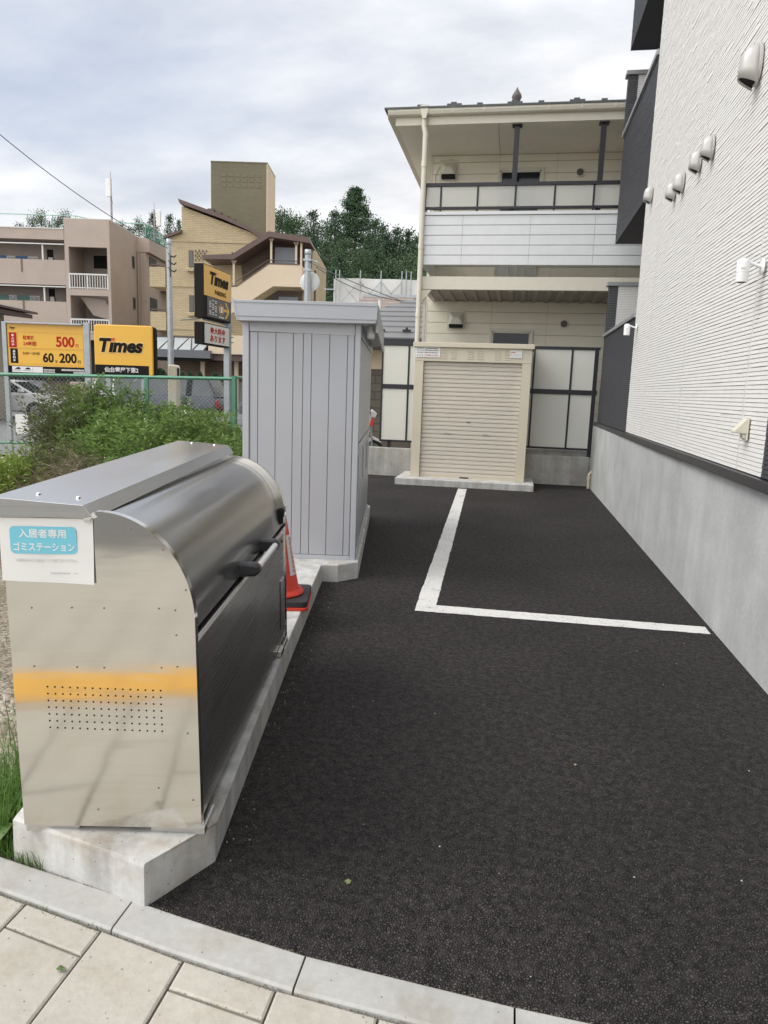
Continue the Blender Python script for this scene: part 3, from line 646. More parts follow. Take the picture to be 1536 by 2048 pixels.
sc_.build('screw_cap', M_SHEDT, SHED)
MB().box(-SW, -SW + .01, .03, SLn, 0, SZ).build('back_wall', M_SHED, SHED)
MB().box(-SW + .01, -.01, SLn - .02, SLn, 0, SZ).build('end_wall', M_SHED, SHED)
# the side with the doors
MB().box(-.02, -.012, .05, SLn, .0, SZ).build('wall_backing', MATS['shed_seam'], SHED)
for k in range(3):
    y0, y1 = .06 + k * .90, .06 + (k + 1) * .90
    e = [y0 + .01 + i * (y1 - y0 - .02) / 6 for i in range(7)]
    d = ribs(e, .05, .93, 'x', -.012, -.010).build('door', M_SHED, SHED)
    ribs(e, 1.0, 1.86, 'x', -.012, -.010).build('door_top_panel', M_SHED, d)
    MB().box(-.01, .006, y0 + .02, y1 - .02, .94, .985).build('handle_rail', M_SHEDT, d, bevel=.003)
    MB().box(-.006, .010, y0 + .03, y0 + .06, .60, .90).build('pull', M_SHEDT, d, bevel=.002)
MB().box(-.01, .008, .05, SLn, .0, .045).build('foot_rail', M_SHEDT, SHED, bevel=.003)
MB().box(-.01, .006, .05, SLn, 1.87, SZ).build('head_rail', M_SHEDT, SHED, bevel=.003)
# roof with deep fascias
rm = MB()
rm.prism([(-1.02, 2.115), (.128, 2.125), (.132, 2.095), (.130, 2.00), (.118, 1.965), (.02, 1.963), (-.98, 1.955), (-1.0, 2.06)], 'y', -.125, SLn + .12)
ro = rm.build('roof', M_SHED, SHED, bevel=.003)
MB().box(-1.005, .124, -.129, -.1235, 1.988, 1.994).build('fascia_line', MATS['shed_seam'], ro)
MB().box(-1.012, .120, -.129, -.1235, 2.094, 2.099).build('fascia_line', MATS['shed_seam'], ro)
MB().prism([(-1.035, 2.118), (-1.008, 2.118), (-.975, 1.958), (-.985, 1.955)], 'y', -.128, SLn + .12).build('flashing', M_SHEDT, ro, bevel=.002)
MB().prism([(.122, 2.120), (.136, 2.120), (.138, 1.90), (.118, 1.90)], 'y', -.02, SLn + .1).build('eave_flashing', M_SHED, ro, bevel=.002)
MB().lathe([(0, 0), (.028, .0), (.034, .03), (.026, .10), (.02, .105)], (.075, .12, 1.86), 14).build('eave_hanger', M_WHITEP, ro, smooth=True)
# ------------------------------------------------------------------ gas cylinder cabinet
GC = thing('gas_cabinet', 'beige metal cabinet with a ribbed roller shutter at the end of the drive', 'cabinet', (-1.735, 12.45, 0.11), 0)
tag(MB().box(-1.955, .40, 12.12, 13.29, -.05, .11).build('cabinet_plinth', M_SLAB, bevel=.008), 'low flat concrete slab under the beige roller shutter cabinet', 'plinth')
M_CAB = mat('cabinet_beige', (0.60, 0.545, 0.42), 0.42, var=0.025, vs=2)
M_SHUT = mat('shutter_beige', (0.59, 0.535, 0.455), 0.42, var=0.025, vs=2)
GW, GH = 1.975, 2.30
MB().box(0, .155, 0, .80, 0, 2.0).build('jamb', M_CAB, GC, bevel=.004)
MB().box(GW - .155, GW, 0, .80, 0, 2.0).build('jamb', M_CAB, GC, bevel=.004)
hdz = MB().box(0, GW, -.002, .80, 2.002, 2.235).build('header', M_CAB, GC, bevel=.004)
MB().box(-.03, GW + .035, -.05, .85, 2.235, 2.315).build('roof', M_CAB, GC, bevel=.006)
for xc in (.50, .66, .955, 1.115, 1.40, 1.575):
    lv = MB()
    for k in range(6):
        z = 2.055 + k * .026
        lv.prism([(-.002, z), (-.012, z), (-.002, z + .014)], 'x', xc - .052, xc + .052)
    lv.build('louvre', M_CAB, hdz)
sh = MB(); z = .02; nsl = 27; ph_ = (2.0 - .02) / nsl
prf = []
for k in range(nsl):
    zz = .02 + k * ph_
    prf += [(.075, zz), (.062, zz + ph_ * .10), (.058, zz + ph_ * .28), (.058, zz + ph_ * .60), (.064, zz + ph_ * .74), (.058, zz + ph_ * .80), (.062, zz + ph_ * .94)]
prf.append((.075, 2.0)); n = len(prf)
sh.add([(.157, p[0], p[1]) for p in prf] + [(GW - .157, p[0], p[1]) for p in prf], [(i, n + i, n + i + 1, i + 1) for i in range(n - 1)])
sho = sh.build('shutter', M_SHUT, GC)
MB().box(.157, GW - .157, .05, .085, .0, .03).build('bottom_bar', M_CAB, sho)
tb_ = MB()
for x in (.62, 1.27):
    tb_.box(x - .06, x + .06, .050, .060, .775, .79)
tb_.build('finger_pull', mat('pull_grey', (0.36, 0.33, 0.29), 0.4, var=0), sho)
MB().box(.94, 1.0, .050, .062, .975, .995).build('lock', mat('lock_steel', (0.2, 0.2, 0.19), 0.3, 0.9, var=0), sho, bevel=.003)
MB().box(.865, 1.02, .044, .05, .005, .027).build('maker_plate', M_DARKM, sho)
cr_ = MB()
for x, z in ((.03, 1.985), (.13, 1.985), (GW - .14, 1.985), (GW - .02, 1.985), (GW - .14, .03), (GW - .02, .03)):
    cr_.lathe([(0, 0), (.010, 0)], (0, 0, 0), 4); cr_.tube([(x, 0, z), (x, -.006, z)], .009, 8)
cr_.build('bolt', M_CAB, GC)
def label_board(name, lab, cat, x0, x1, z0, z1, y, rows, mback):
    r = thing(name, lab, cat, (x0, y, z0), 0)
    MB().prism(rrect(0, x1 - x0, 0, z1 - z0, .004), 'y', -.004, 0).build('plate', mback, r)
    return r
GL = label_board('gas_label', 'white label with black and red print at the top left of the beige cabinet', 'label', -1.725, -1.30, 2.175, 2.395, 12.438, None, M_WHITEP)
M_INK = mat('black_ink', (0.03, 0.03, 0.035), 0.5, var=0); M_RED = mat('red_ink', (0.55, 0.03, 0.035), 0.5, var=0)
t1 = MB(); put_text(t1, 'LPガス供給設備', .10, .385, .172, .204, -.0045, .001, bold=.015); t1.build('title_lettering', M_INK, GL)
for z, a, wd in ((.140, '販売事業者', .385), (.105, '所 在 地', .385), (.068, '緊急連絡先', .37)):
    t1 = MB(); put_text(t1, a, .03, .14, z, z + .019, -.0045, .001)
    x = .16
    while x < wd:
        q = random.uniform(.008, .016); t1.box(x, x + q, -.0055, -.0045, z, z + random.uniform(.006, .018)); t1.box(x, x + q * .5, -.0055, -.0045, z + .008, z + .018); x += q + .006
    t1.build('row_lettering', M_INK, GL)
t1 = MB()
for z in (.036,):
    for x in (.035, .075, .115): t1.box(x, x + .014, -.0055, -.0045, z - .012, z + .004)
t1.build('black_lettering', M_INK, GL)
t2 = MB(); put_text(t2, '火気厳禁 立入禁止', .16, .39, .022, .046, -.0045, .001, bold=.015); t2.prism(rrect(.055, .085, .172, .204, .008), 'y', -.0055, -.004)
t2.build('red_lettering', M_RED, GL)
GL2 = label_board('caution_label', 'small white caution label with a red bar at the top right of the beige cabinet', 'label', -.125, .075, 2.195, 2.325, 12.438, None, M_WHITEP)
t1 = MB(); t1.box(.012, .088, -.0052, -.004, .088, .102)
for z in (.04, .06): t1.box(.008, .022, -.0052, -.004, z, z + .012)
t1.build('red_bar', M_RED, GL2)
t1 = MB()
for z in (.018, .034, .050, .066, .112): t1.box(.035 if z < .1 else .09, .185, -.0050, -.004, z, z + .005)
t1.box(.022, .034, -.0052, -.004, .010, .024)
t1.build('fine_print', mat('grey_ink', (0.42, 0.43, 0.46), 0.5, var=0), GL2)
# ------------------------------------------------------------------ the new apartment building on the right
M_SIDW = mat('siding_white', (0.74, 0.725, 0.69), 0.62, var=0.035, vs=9, bump=0.25, bs=90)
M_SIDB = mat('siding_charcoal', (0.050, 0.052, 0.060), 0.6, var=0.10, vs=9, bump=0.25, bs=90)
M_CAPG = mat('cap_grey', (0.30, 0.31, 0.32), 0.45, 0.3, var=0.05)
M_SOFD = mat('soffit_dark', (0.045, 0.045, 0.055), 0.7, var=0.08)
NB = thing('apartment_block', 'new white and charcoal apartment block with stone strip siding on a bare concrete base', 'building', (1.45, 9.86, 0))
def L_(x, y, z): return (x - 1.45, y - 9.86, z)
def rough_strips(a0, a1, z0, z1, face, fixed, seg=(.05, .34), row=.0272, dmin=.0038, dmax=.0064, joints=()):
    """rows of split-stone strips; face 'x-' : wall looks to -x at x=fixed and runs along y;  'y-': looks to -y at y=fixed and runs along x"""
    mb = MB(); z = z0; base = 0.0
    while z < z1 - .004:
        zt = min(z + row - .0062, z1); y = a0
        while y < a1 - .001:
            ln = random.uniform(*seg); e = min(y + ln, a1)
            for j in joints:
                if y < j - .001 < e: e = j - .003
            d = random.uniform(dmin, dmax) if random.random() < .86 else random.uniform(dmin * .55, dmax * 1.3)
            d2 = d * .8
            if face == 'x-':
                vs = [(fixed, y, z - .0005), (fixed, e, z - .0005), (fixed, e, zt + .0015), (fixed, y, zt + .0015), (fixed - d, y, z), (fixed - d, e, z), (fixed - d2, e, zt), (fixed - d2, y, zt)]
                fs = [(5, 4, 7, 6), (0, 4, 5, 1), (6, 7, 3, 2), (4, 0, 3, 7), (1, 5, 6, 2)]
            else:
                vs = [(y, fixed, z - .0005), (e, fixed, z - .0005), (e, fixed, zt + .0015), (y, fixed, zt + .0015), (y, fixed - d, z), (e, fixed - d, z), (e, fixed - d2, zt), (y, fixed - d2, zt)]
                fs = [(4, 5, 6, 7), (1, 5, 4, 0), (3, 7, 6, 2), (7, 3, 0, 4), (2, 6, 5, 1)]
            mb.add(vs, fs)
            y = e + (.006 if e in [j - .003 for j in joints] else 0)
        z += row
    return mb
M_GRV = mat('siding_groove', (0.36, 0.35, 0.335), 0.8, var=0.05)
M_GRVB = mat('siding_groove_dark', (0.02, 0.02, 0.024), 0.8, var=0.05)
# body
wb = MB(); wb.box(*[v for v in (0.012, 8.0)], -5.332, 0.0, 1.17, 11.0)
wb.build('wall_core', M_GRV, NB)
rough_strips(-5.332, 0.0, 1.165, 8.2, 'x-', 0.012, joints=(-4.85, -3.0, -1.15)).build('white_siding', M_SIDW, NB)
for yj in (-4.85, -3.0, -1.15): MB().box(.004, .0115, yj - .0045, yj + .0055, 1.165, 8.2).build('sealant_joint', mat('sealant', (.60, .59, .565), .7, var=.03), NB)
db = MB().box(0.012, 8.0, -11.0, -5.334, 1.17, 11.0); db.build('wall_core', M_GRVB, NB)
rough_strips(-7.8, -5.334, 1.165, 4.0, 'x-', 0.010).build('charcoal_siding', M_SIDB, NB)
# concrete base, a little oblique as the site is
MB().prism([(0.040, -11.0), (0.038, -5.8), (-0.050, 3.42), (8.0, 3.42), (8.0, -11)], 'z', -.1, 1.09).build('concrete_base', M_BASE, NB)
si = MB().prism([(0.03, -11.0), (-.030, -11.0), (-.030, -5.8), (-.035, 3.43), (0.03, 3.43)], 'z', 1.093, 1.158)
si.build('sill_flashing', mat('charcoal_flashing', (0.035, 0.036, 0.042), 0.35, 0.3, var=0.1), NB, bevel=.004)
# low charcoal balcony wall beyond the white wall
pw = MB().box(0.012, 0.16, 0.004, 3.34, 1.165, 2.62); pw.build('balcony_wall', M_GRVB, NB)
rough_strips(0.004, 3.34, 1.165, 2.62, 'x-', 0.012).build('charcoal_siding', M_SIDB, NB)
MB().box(-.022, .19, -.002, 3.37, 2.622, 2.672).build('balcony_cap', M_CAPG, NB, bevel=.004)
# end screen walls at the far end (their near face shows)
for z0, z1, y in ((2.674, 3.46, 3.20), (5.775, 6.64, 2.93)):
    MB().box(0.014, 3.0, y + .012, y + .15, z0, z1).build('screen_wall', M_GRV, NB)
    rough_strips(0.014, 0.155, z0, z1, 'y-', y + .01, seg=(.2, .3)).build('charcoal_siding', M_SIDB, NB)
    rough_strips(0.157, 2.5, z0, z1, 'y-', y + .012).build('white_siding', M_SIDW, NB)
    rough_strips(y + .013, y + .15, z0, z1, 'x-', 0.013, seg=(.2, .3)).build('charcoal_siding', M_SIDB, NB)
    MB().box(-.03, 3.0, y - .025, y + .18, z1 + .002, z1 + .065).build('screen_cap', M_CAPG, NB, bevel=.004)
# upper charcoal balcony box and the one above it
ub = MB().box(0.012, 3.0, .004, 2.90, 4.08, 5.70); ub.build('balcony_box', M_SOFD, NB)
rough_strips(0.004, 2.90, 4.08, 5.70, 'x-', 0.012).build('charcoal_siding', M_SIDB, NB)
rough_strips(0.004, 3.0, 4.08, 5.70, 'y-', -0.5, seg=(.2, .6)) if False else None
MB().box(-.025, .20, -.002, 2.93, 5.702, 5.765).build('balcony_cap', M_CAPG, NB, bevel=.004)
MB().box(0.012, 3.0, .004, 3.0, 7.02, 10.5).build('balcony_box', M_SOFD, NB)
rough_strips(0.004, 3.0, 7.02, 9.4, 'x-', 0.012).build('charcoal_siding', M_SIDB, NB)
# recessed back wall of the balconies
MB().box(1.5, 8.0, .004, 3.34, 0, 11.0).build('recessed_wall', M_GRV, NB)
MB().box(.17, 1.5, .004, 3.3, 1.0, 1.2).build('balcony_floor', M_OLDC, NB)
# ------------------------------------------------------------------ vent hoods on the white wall
def hood(y, z, lab, s=1.0):
    r = thing('vent_hood', lab, 'vent hood', (1.442, y, z), 0, 'vent hoods on the white wall')
    r.scale = (s, s, s)
    M_HOOD = mat('hood_grey', (0.47, 0.455, 0.43), 0.38, 0.25, var=0.03)
    mb = MB(); n = 14; R = .052
    # rows: half-round hood, closed dome at the top and open at the bottom
    prof_ = [(-.090, .088), (-.02, .088), (.03, .084), (.062, .071), (.084, .045), (.092, 0.0)]
    vs = []; k = len(prof_)
    for zi, dep in prof_:
        for i in range(n + 1):
            a = -pi / 2 + pi * i / n
            zb = zi + (0.45 * dep * max(0, cos(a)) ** .8 - .012 if zi < -.08 else 0)
            wy = R * (1.0 if zi < .03 else math.sqrt(max(.02, 1 - ((zi - .03) / .065) ** 2))) * sin(a)
            vs.append((-max(0.004, dep * cos(a) ** .8 if cos(a) > 1e-4 else 0), wy, zb))
    fs = [(q * (n + 1) + i, q * (n + 1) + i + 1, (q + 1) * (n + 1) + i + 1, (q + 1) * (n + 1) + i)[::-1] for q in range(k - 1) for i in range(n)]
    mb.add(vs, fs)
    o = mb.build('hood_shell', M_HOOD, r, smooth=True)
    o.modifiers.new('thick', 'SOLIDIFY').thickness = .004
    MB().prism([(.0 + .060 * cos(2 * pi * i / 20), .0 + .100 * sin(2 * pi * i / 20)) for i in range(20)], 'x', .006, -.010).build('flange', M_HOOD, r, bevel=.003)
    g_ = MB(); vs = [( -max(.004, (.080) * cos(-pi / 2 + pi * i / n) ** .8 if 0 < i < n else 0), .048 * sin(-pi / 2 + pi * i / n), -.090 + .40 * .088 * max(0, cos(-pi / 2 + pi * i / n)) ** .8) for i in range(n + 1)]
    g_.add(vs, [list(range(n + 1))]); g_.build('mesh_screen', M_HOLE, r)
    return r
hood(5.50, 3.80, 'largest grey vent hood, nearest the camera at the top right of the white wall', 1.35)
hood(6.56, 3.62, 'front hood of the upper pair of grey vent hoods on the white wall')
hood(6.98, 3.64, 'rear hood of the upper pair, half hidden behind its neighbour', .97)
hood(7.62, 3.64, 'front hood of the lower pair of grey vent hoods, right of the lone far one')
hood(8.00, 3.66, 'rear hood of the lower pair, peeking out left of its neighbour', .95)
hood(9.42, 3.99, 'lone grey vent hood at the far corner of the white wall beside the charcoal balcony', 1.0)
# ------------------------------------------------------------------ cameras
M_CAMW = mat('camera_white', (0.80, 0.80, 0.79), 0.3, var=0.01)
def wall_cam(y, z, lab, yaw=0):
    r = thing('security_camera', lab, 'security camera', (1.44, y, z), 0, 'white wall cameras'); r.scale = (.72, .72, .78)
    MB().lathe([(0, .012), (.052, .012), (.062, .004), (.062, 0)], n=20).build('mount', M_CAMW, r, smooth=True, autos=40).rotation_euler = (0, -pi / 2, 0)
    MB().tube([(-.01, 0, 0), (-.065, .0, .015), (-.105, 0, .03)], .013, 10).build('arm', M_CAMW, r, smooth=True, autos=40)
    b_ = MB().lathe([(0, .062), (.030, .058), (.046, .045), (.052, .028), (.052, -.045), (.049, -.047), (.049, -.050), (.052, -.052), (.050, -.118), (.044, -.122), (.0, -.116)], (-.155, 0, 0), 24).build('housing', M_CAMW, r, smooth=True, autos=50)
    MB().tube([(-.155, 0, -.1165), (-.155, 0, -.1205)], .038, 16).build('lens', M_HOLE, b_)
    t_ = MB()
    for i in range(4):
        a = -pi / 2 - .45 + i * .16
        for k in range(2):
            t_.box(-.155 + .0525 * cos(a) - .0025, -.155 + .0525 * cos(a) + .0022, .0525 * sin(a) - .001, .0525 * sin(a) + .001, -.028 + k * .008, -.022 + k * .008)
    t_.build('grey_print', mat('grey_print', (0.4, 0.4, 0.41), .5, var=0), b_)
    return r
wall_cam(4.90, 2.42, 'white cylinder camera nearer the viewer at the right edge of the white wall')
wall_cam(9.62, 2.47, 'smaller looking white camera at the far corner over the charcoal wall')
hv = thing('conduit_cover', 'small ivory wedge shaped conduit cover low on the white wall', 'conduit cover', (1.442, 4.86, 1.43)); hv.scale = (.72, .8, .8)
MB().prism([(0, .085), (-.018, .085), (-.110, -.012), (-.110, -.030), (-.03, -.034), (0, -.034)], 'y', -.045, .045).build('hood_shell', M_IVORY, hv, bevel=.008)
MB().prism([(0, -.034), (-.036, -.034), (-.030, -.070), (0, -.078)], 'y', -.032, .032).build('gland', M_IVORY, hv, bevel=.008)
MB().box(-.006, .008, -.052, .052, -.086, .094).build('back_plate', M_IVORY, hv, bevel=.004)
# ------------------------------------------------------------------ gas pipe at the foot of the wall
gp = MB().tube([(1.37, 12.98, -.02), (1.37, 12.98, .22), (1.375, 12.98, .262), (1.40, 12.98, .280), (1.47, 12.98, .280)], .026, 12)
gp.tube([(1.37, 12.98, .16), (1.37, 12.98, .21)], .034, 12); gp.tube([(1.385, 12.98, .28), (1.425, 12.98, .28)], .034, 12)
tag(gp.build('drain_pipe', mat('pipe_ivory', (0.58, 0.52, 0.38), 0.5, var=0.05), smooth=True, autos=40), 'ivory elbow pipe rising from the asphalt at the far corner of the concrete base', 'pipe')
# ------------------------------------------------------------------ low concrete wall and frosted privacy fence
lw = MB().box(-5.25, 1.385, 13.30, 13.45, -.08, .525)
tag(lw.build('low_wall', M_OLDC, bevel=.008), 'weathered low concrete wall under the frosted privacy fence', 'wall')
PF = thing('privacy_fence', 'black framed fence of frosted panels standing on the low concrete wall', 'fence', (-2.48, 13.375, .525))
M_FROST = mat('frosted_panel', (0.74, 0.74, 0.67), 0.40, var=0.02, trans=0.2, vs=1.2)
fx = lambda X: X + 2.48
for z0, z1 in ((1.885, 1.935), (1.10, 1.185), (.115, .15)):
    MB().box(0.0, fx(1.43), -.022, .022, z0, z1).build('rail', M_DARKM, PF, bevel=.003)
for X in (-2.30, -.55, 1.375):
    MB().box(fx(X) - .030, fx(X) + .030, .022, .085, -.02, 1.93).build('post', M_DARKM, PF, bevel=.003)
MB().box(fx(1.375) - .035, fx(1.375) + .035, -.035, .02, -.02, 1.884).build('post', M_DARKM, PF, bevel=.003)
xs = [-2.48, -1.97, -1.20, -.45, .30, .958, 1.43]
for X in xs[:-1]:
    for z0, z1 in ((.15, 1.10), (1.185, 1.885)):
        MB().box(fx(X) - (.0 if X == -2.48 else .016), fx(X) + (.032 if X == -2.48 else .016), -.016, .016, z0, z1).build('mullion', M_DARKM, PF)
for a, b in zip(xs, xs[1:]):
    for z0, z1 in ((.15, 1.10), (1.185, 1.885)):
        MB().box(fx(a) + .018, fx(b) - .018, -.004, .004, z0, z1).build('frosted_panel', M_FROST, PF)
# ------------------------------------------------------------------ cream two-storey apartment house behind
HO = thing('apartment_house', 'cream two storey apartment house with a white balcony and dark railing behind the cabinet', 'building', (-1.94, 15.3, 0))
M_CREAM = mat('cream_siding', (0.75, 0.705, 0.58), 0.6, var=0.035, vs=4, bump=0.25, bs=45)
M_CREAMT = mat('cream_trim', (0.62, 0.59, 0.49), 0.45, var=0.03)
M_WHS = mat('white_siding', (0.70, 0.715, 0.72), 0.55, var=0.03, vs=4, bump=0.35, bs=38)
M_SOF = mat('soffit_cream', (0.84, 0.80, 0.71), 0.7, var=0.03)
M_GLASS = mat('dark_glass', (0.012, 0.016, 0.024), 0.06, var=0, spec=0.35)
M_ROOF = mat('roof_slate', (0.085, 0.09, 0.095), 0.6, var=0.15)
HX, HY = -1.94, 15.3
def boards(x0, x1, z0, z1, y, pitch, joints=(), d=.014, gap=.007, off=0.0):
    mb = MB(); z = z0 - off
    js = [x0] + [j for j in joints if x0 < j < x1] + [x1]
    while z < z1:
        a, b = max(z, z0), min(z + pitch - gap, z1)
        if b > a:
            for p, q in zip(js, js[1:]):
                mb.prism([(y, a), (y - d, a + .003), (y - d, b - .004), (y, b)], 'x', p + .003, q - .003)
        z += pitch
    return mb
# walls: front (behind the balcony) and the left side
MB().box(0, 9.0, 0.001, 9.0, 0, 6.28).build('wall_core', mat('cream_groove', (0.46, 0.42, 0.33), 0.8, var=0.05), HO)
boards(0.03, 5.5, 0.2, 6.26, 0.0, .222, (1.36, 2.48, 3.75), off=.06).build('front_wall', M_CREAM, HO)
MB().box(-.012, .03, -.016, .03, 0, 6.26).build('corner_trim', M_CREAMT, HO)
sw = MB(); z = 0.2
while z < 6.2:
    sw.box(-.012, -.0005, .04, 8.9, z, z + .214); z += .222
sw.build('side_wall', M_CREAM, HO)
# openings
def window(x0, x1, z0, z1, name='window', lower=None):
    w_ = MB(); t = .055
    w_.box(x0 - t, x0, -.05, .0, z0 - t, z1 + t); w_.box(x1, x1 + t, -.05, .0, z0 - t, z1 + t); w_.box(x0, x1, -.05, .0, z1, z1 + t); w_.box(x0, x1, -.05, 0, z0 - t, z0)
    f = w_.build(name, M_CREAMT, HO, bevel=.004)
    MB().box(x0 + .001, x1 - .001, -.018, -.0155, z0 + .001, z1 - .001).build('pane', M_GLASS, f)
    q = MB(); q.box(x0, x0 + .03, -.03, -.0185, z0, z1); q.box(x1 - .03, x1, -.03, -.0185, z0, z1); q.box(x0, x1, -.03, -.0185, z1 - .03, z1)
    q.build('sash', M_CREAMT, f)
    return f
window(1.38, 2.18, 4.30, 5.955)
MB().box(1.36, 2.20, -.045, -.015, 3.60, 4.24).build('door_panel', mat('door_light_grey', (.50, .50, .47), .5, var=.03), HO)
for x in (1.36, 1.62, 1.78, 1.93, 2.17): MB().box(x, x + .03, -.056, -.0455, 3.60, 4.24).build('door_stile', M_CREAMT, HO)
window(1.39, 2.17, .95, 2.86)
MB().box(2.30, 3.20, -.05, 0, 1.1, 2.47).build('window', M_CREAMT, HO, bevel=.004)
MB().box(2.34, 3.16, -.054, -.051, 1.14, 2.43).build('window_pane', M_GLASS, HO)
MB().box(2.74, 2.77, -.060, -.0545, 1.14, 2.43).build('window_mullion', M_CREAMT, HO)
def sq_hood(x, z):
    f = MB().box(x - .19, x + .19, -.03, -.014, z - .19, z + .20).build('exhaust_hood', M_CREAMT, HO, bevel=.004)
    # four-sided hood, open underneath
    MB().add([(x - .15, -.03, z + .15), (x + .15, -.03, z + .15), (x + .15, -.03, z - .10), (x - .15, -.03, z - .10), (x - .055, -.17, z + .03), (x + .055, -.17, z + .03), (x + .13, -.17, z - .10), (x - .13, -.17, z - .10)],
             [(0, 1, 5, 4), (1, 2, 6, 5), (3, 0, 4, 7), (4, 5, 6, 7), (2, 3, 7, 6)]).build('cowl', M_CREAMT, f)
    MB().box(x - .135, x + .135, -.165, -.032, z - .165, z - .102).build('throat', M_HOLE, f)
sq_hood(.35, 5.98); sq_hood(.645, 3.08)
for x, z in ((2.915, 5.90), (2.82, 3.03)):
    v = MB().tube([(x, -.014, z), (x, -.055, z)], .088, 20).build('round_vent', M_CREAMT, HO, bevel=.004)
    MB().tube([(x, -.056, z), (x, -.060, z)], .066, 18).build('grille', mat('vent_grille', (0.10, 0.09, 0.075), .6, var=.1), v)
# cables by the corner
MB().tube([(.42, -.02, 6.2), (.2, -.02, 6.15), (.08, -.02, 5.9), (.07, -.02, 5.2)], .011, 6).build('cable', M_CREAMT, HO)
# floor slab beam and corrugated deck of the balcony
ZB = -1.70                                    # front of the balcony relative to the wall
MB().box(.11, 7.0, ZB + .02, ZB + .10, 3.455, 3.685).build('floor_beam', M_CREAMT, HO, bevel=.004)
MB().box(.115, .20, ZB + .10, 0, 3.455, 3.685).build('floor_beam', M_CREAMT, HO, bevel=.004)
dk = MB(); x = .2
while x < 5.5:
    dk.prism([(x, 3.47), (x + .11, 3.47), (x + .13, 3.435), (x + .20, 3.435), (x + .22, 3.47), (x + .23, 3.47), (x + .23, 3.48), (x, 3.48)], 'y', ZB + .11, -.02); x += .23
dk.build('deck', mat('deck_grey', (0.34, 0.325, 0.29), .6, .1, var=.06), HO)
MB().box(.2, 7.0, ZB + .10, 0, 3.50, 3.56).build('deck_floor', mat('deck_floor_light', (.58, .57, .53), .8, var=.08), HO)
# white parapet
boards(.105, 7.0, 3.885, 4.735, ZB, .172, (.82, 1.78 + .24, 3.13), d=.016, off=-.0).build('balcony_parapet', M_WHS, HO)
MB().box(.115, 7.0, ZB + .002, ZB + .09, 3.88, 4.74).build('parapet_core', mat('white_groove', (0.45, 0.46, 0.47), .7, var=.03), HO)
MB().box(.10, .118, ZB + .0, -.02, 3.885, 4.74).build('parapet_side', M_WHS, HO)
MB().box(.085, 7.0, ZB - .035, ZB + .12, 4.742, 4.80).build('parapet_cap', M_WHS, HO, bevel=.004)
# railing of dark bars and frosted infill
rl = MB(); rl.box(.10, 7.0, ZB + .0, ZB + .06, 5.235, 5.295); rl.box(.10, 7.0, ZB + .005, ZB + .055, 4.845, 4.89)
for x in (.115, .40, 1.06, 1.725, 2.405, 3.07, 3.74, 4.4): rl.box(x - .017, x + .017, ZB + .012, ZB + .05, 4.80, 5.235)
ro_ = rl.build('railing', M_DARKM, HO, bevel=.003)
MB().box(.135, 7.0, ZB + .024, ZB + .030, 4.89, 5.235).build('frosted_infill', mat('frosted_clear', (0.80, 0.80, 0.75), 0.35, var=0.02, trans=0.6), ro_)
MB().box(.10, .13, ZB + .06, -.02, 5.235, 5.295).build('railing', M_DARKM, HO)
MB().box(.10, .13, ZB + .06, -.02, 4.845, 4.89).build('railing', M_DARKM, HO)
for x in (1.685, 3.16, 4.7):
    p = MB().box(x - .045, x + .045, ZB + .09, ZB + .18, 4.80, 6.245).build('post', M_DARKM, HO, bevel=.003)
    MB().box(x - .085, x + .085, ZB + .06, ZB + .21, 6.245, 6.268).build('post_head', M_DARKM, p)
# roof
so_ = MB().box(-.45, 9.0, ZB + .02, .0, 6.27, 6.30); so_.box(-.45, -.001, 0, 9.0, 6.27, 6.30)
so_.build('soffit', M_SOF, HO)
MB().box(1.35, 1.358, ZB + .03, 0, 6.262, 6.2695).build('soffit_joint', MATS['cream_groove'], HO)
MB().box(3.2, 3.208, ZB + .03, 0, 6.262, 6.2695).build('soffit_joint', MATS['cream_groove'], HO)
fa = MB().box(-.47, 9.0, ZB - .0, ZB + .02, 6.27, 6.47); fa.box(-.47, -.45, ZB + .02, 9.0, 6.27, 6.47)
fa.build('fascia', M_CREAMT, HO)
gu = MB(); gp_ = [(ZB - .002, 6.52), (ZB - .11, 6.52), (ZB - .115, 6.47), (ZB - .095, 6.42), (ZB - .06, 6.405), (ZB - .002, 6.405)]
gu.prism(gp_, 'x', -.60, 9.0)
guo = gu.build('gutter', M_CREAMT, HO, bevel=.003)
br = MB(); x = .0
while x < 6:
    br.box(x, x + .018, ZB - .122, ZB - .112, 6.43, 6.53); x += .55
br.build('gutter_bracket', M_CREAMT, guo)
# side fascia running back along the left eave
MB().prism([(-.62, 6.50), (-.62, 6.40), (-.47, 6.40), (-.47, 6.50)], 'y', ZB - .0, 9.0).build('gutter', M_CREAMT, HO, bevel=.003)
rf_ = MB()
rz0, rz1 = 6.535, 8.15
rf_.add([(-.66, ZB - .13, rz0), (9.6, ZB - .13, rz0), (9.6, 9.4, rz0), (-.66, 9.4, rz0), (2.5, 3.6, rz1), (6.5, 3.6, rz1),
         (-.66, ZB - .13, rz0 - .03), (9.6, ZB - .13, rz0 - .03), (9.6, 9.4, rz0 - .03), (-.66, 9.4, rz0 - .03)],
        [(0, 1, 5, 4), (1, 2, 5), (2, 3, 4, 5), (3, 0, 4), (0, 6, 7, 1), (3, 9, 6, 0), (6, 9, 8, 7)])
rfo = rf_.build('roof', M_ROOF, HO)
sg = MB(); x = -.1; k = 0
while x < 6:
    sg.box(x, x + (.26 if k % 2 else .10), ZB + .06, ZB + .12, rz0 + .05, rz0 + .10)
    if k % 2: sg.box(x + .07, x + .17, ZB + .06, ZB + .10, rz0 + .10, rz0 + .125)
    x += .53; k += 1
sg.build('snow_guard', M_ROOF, rfo)
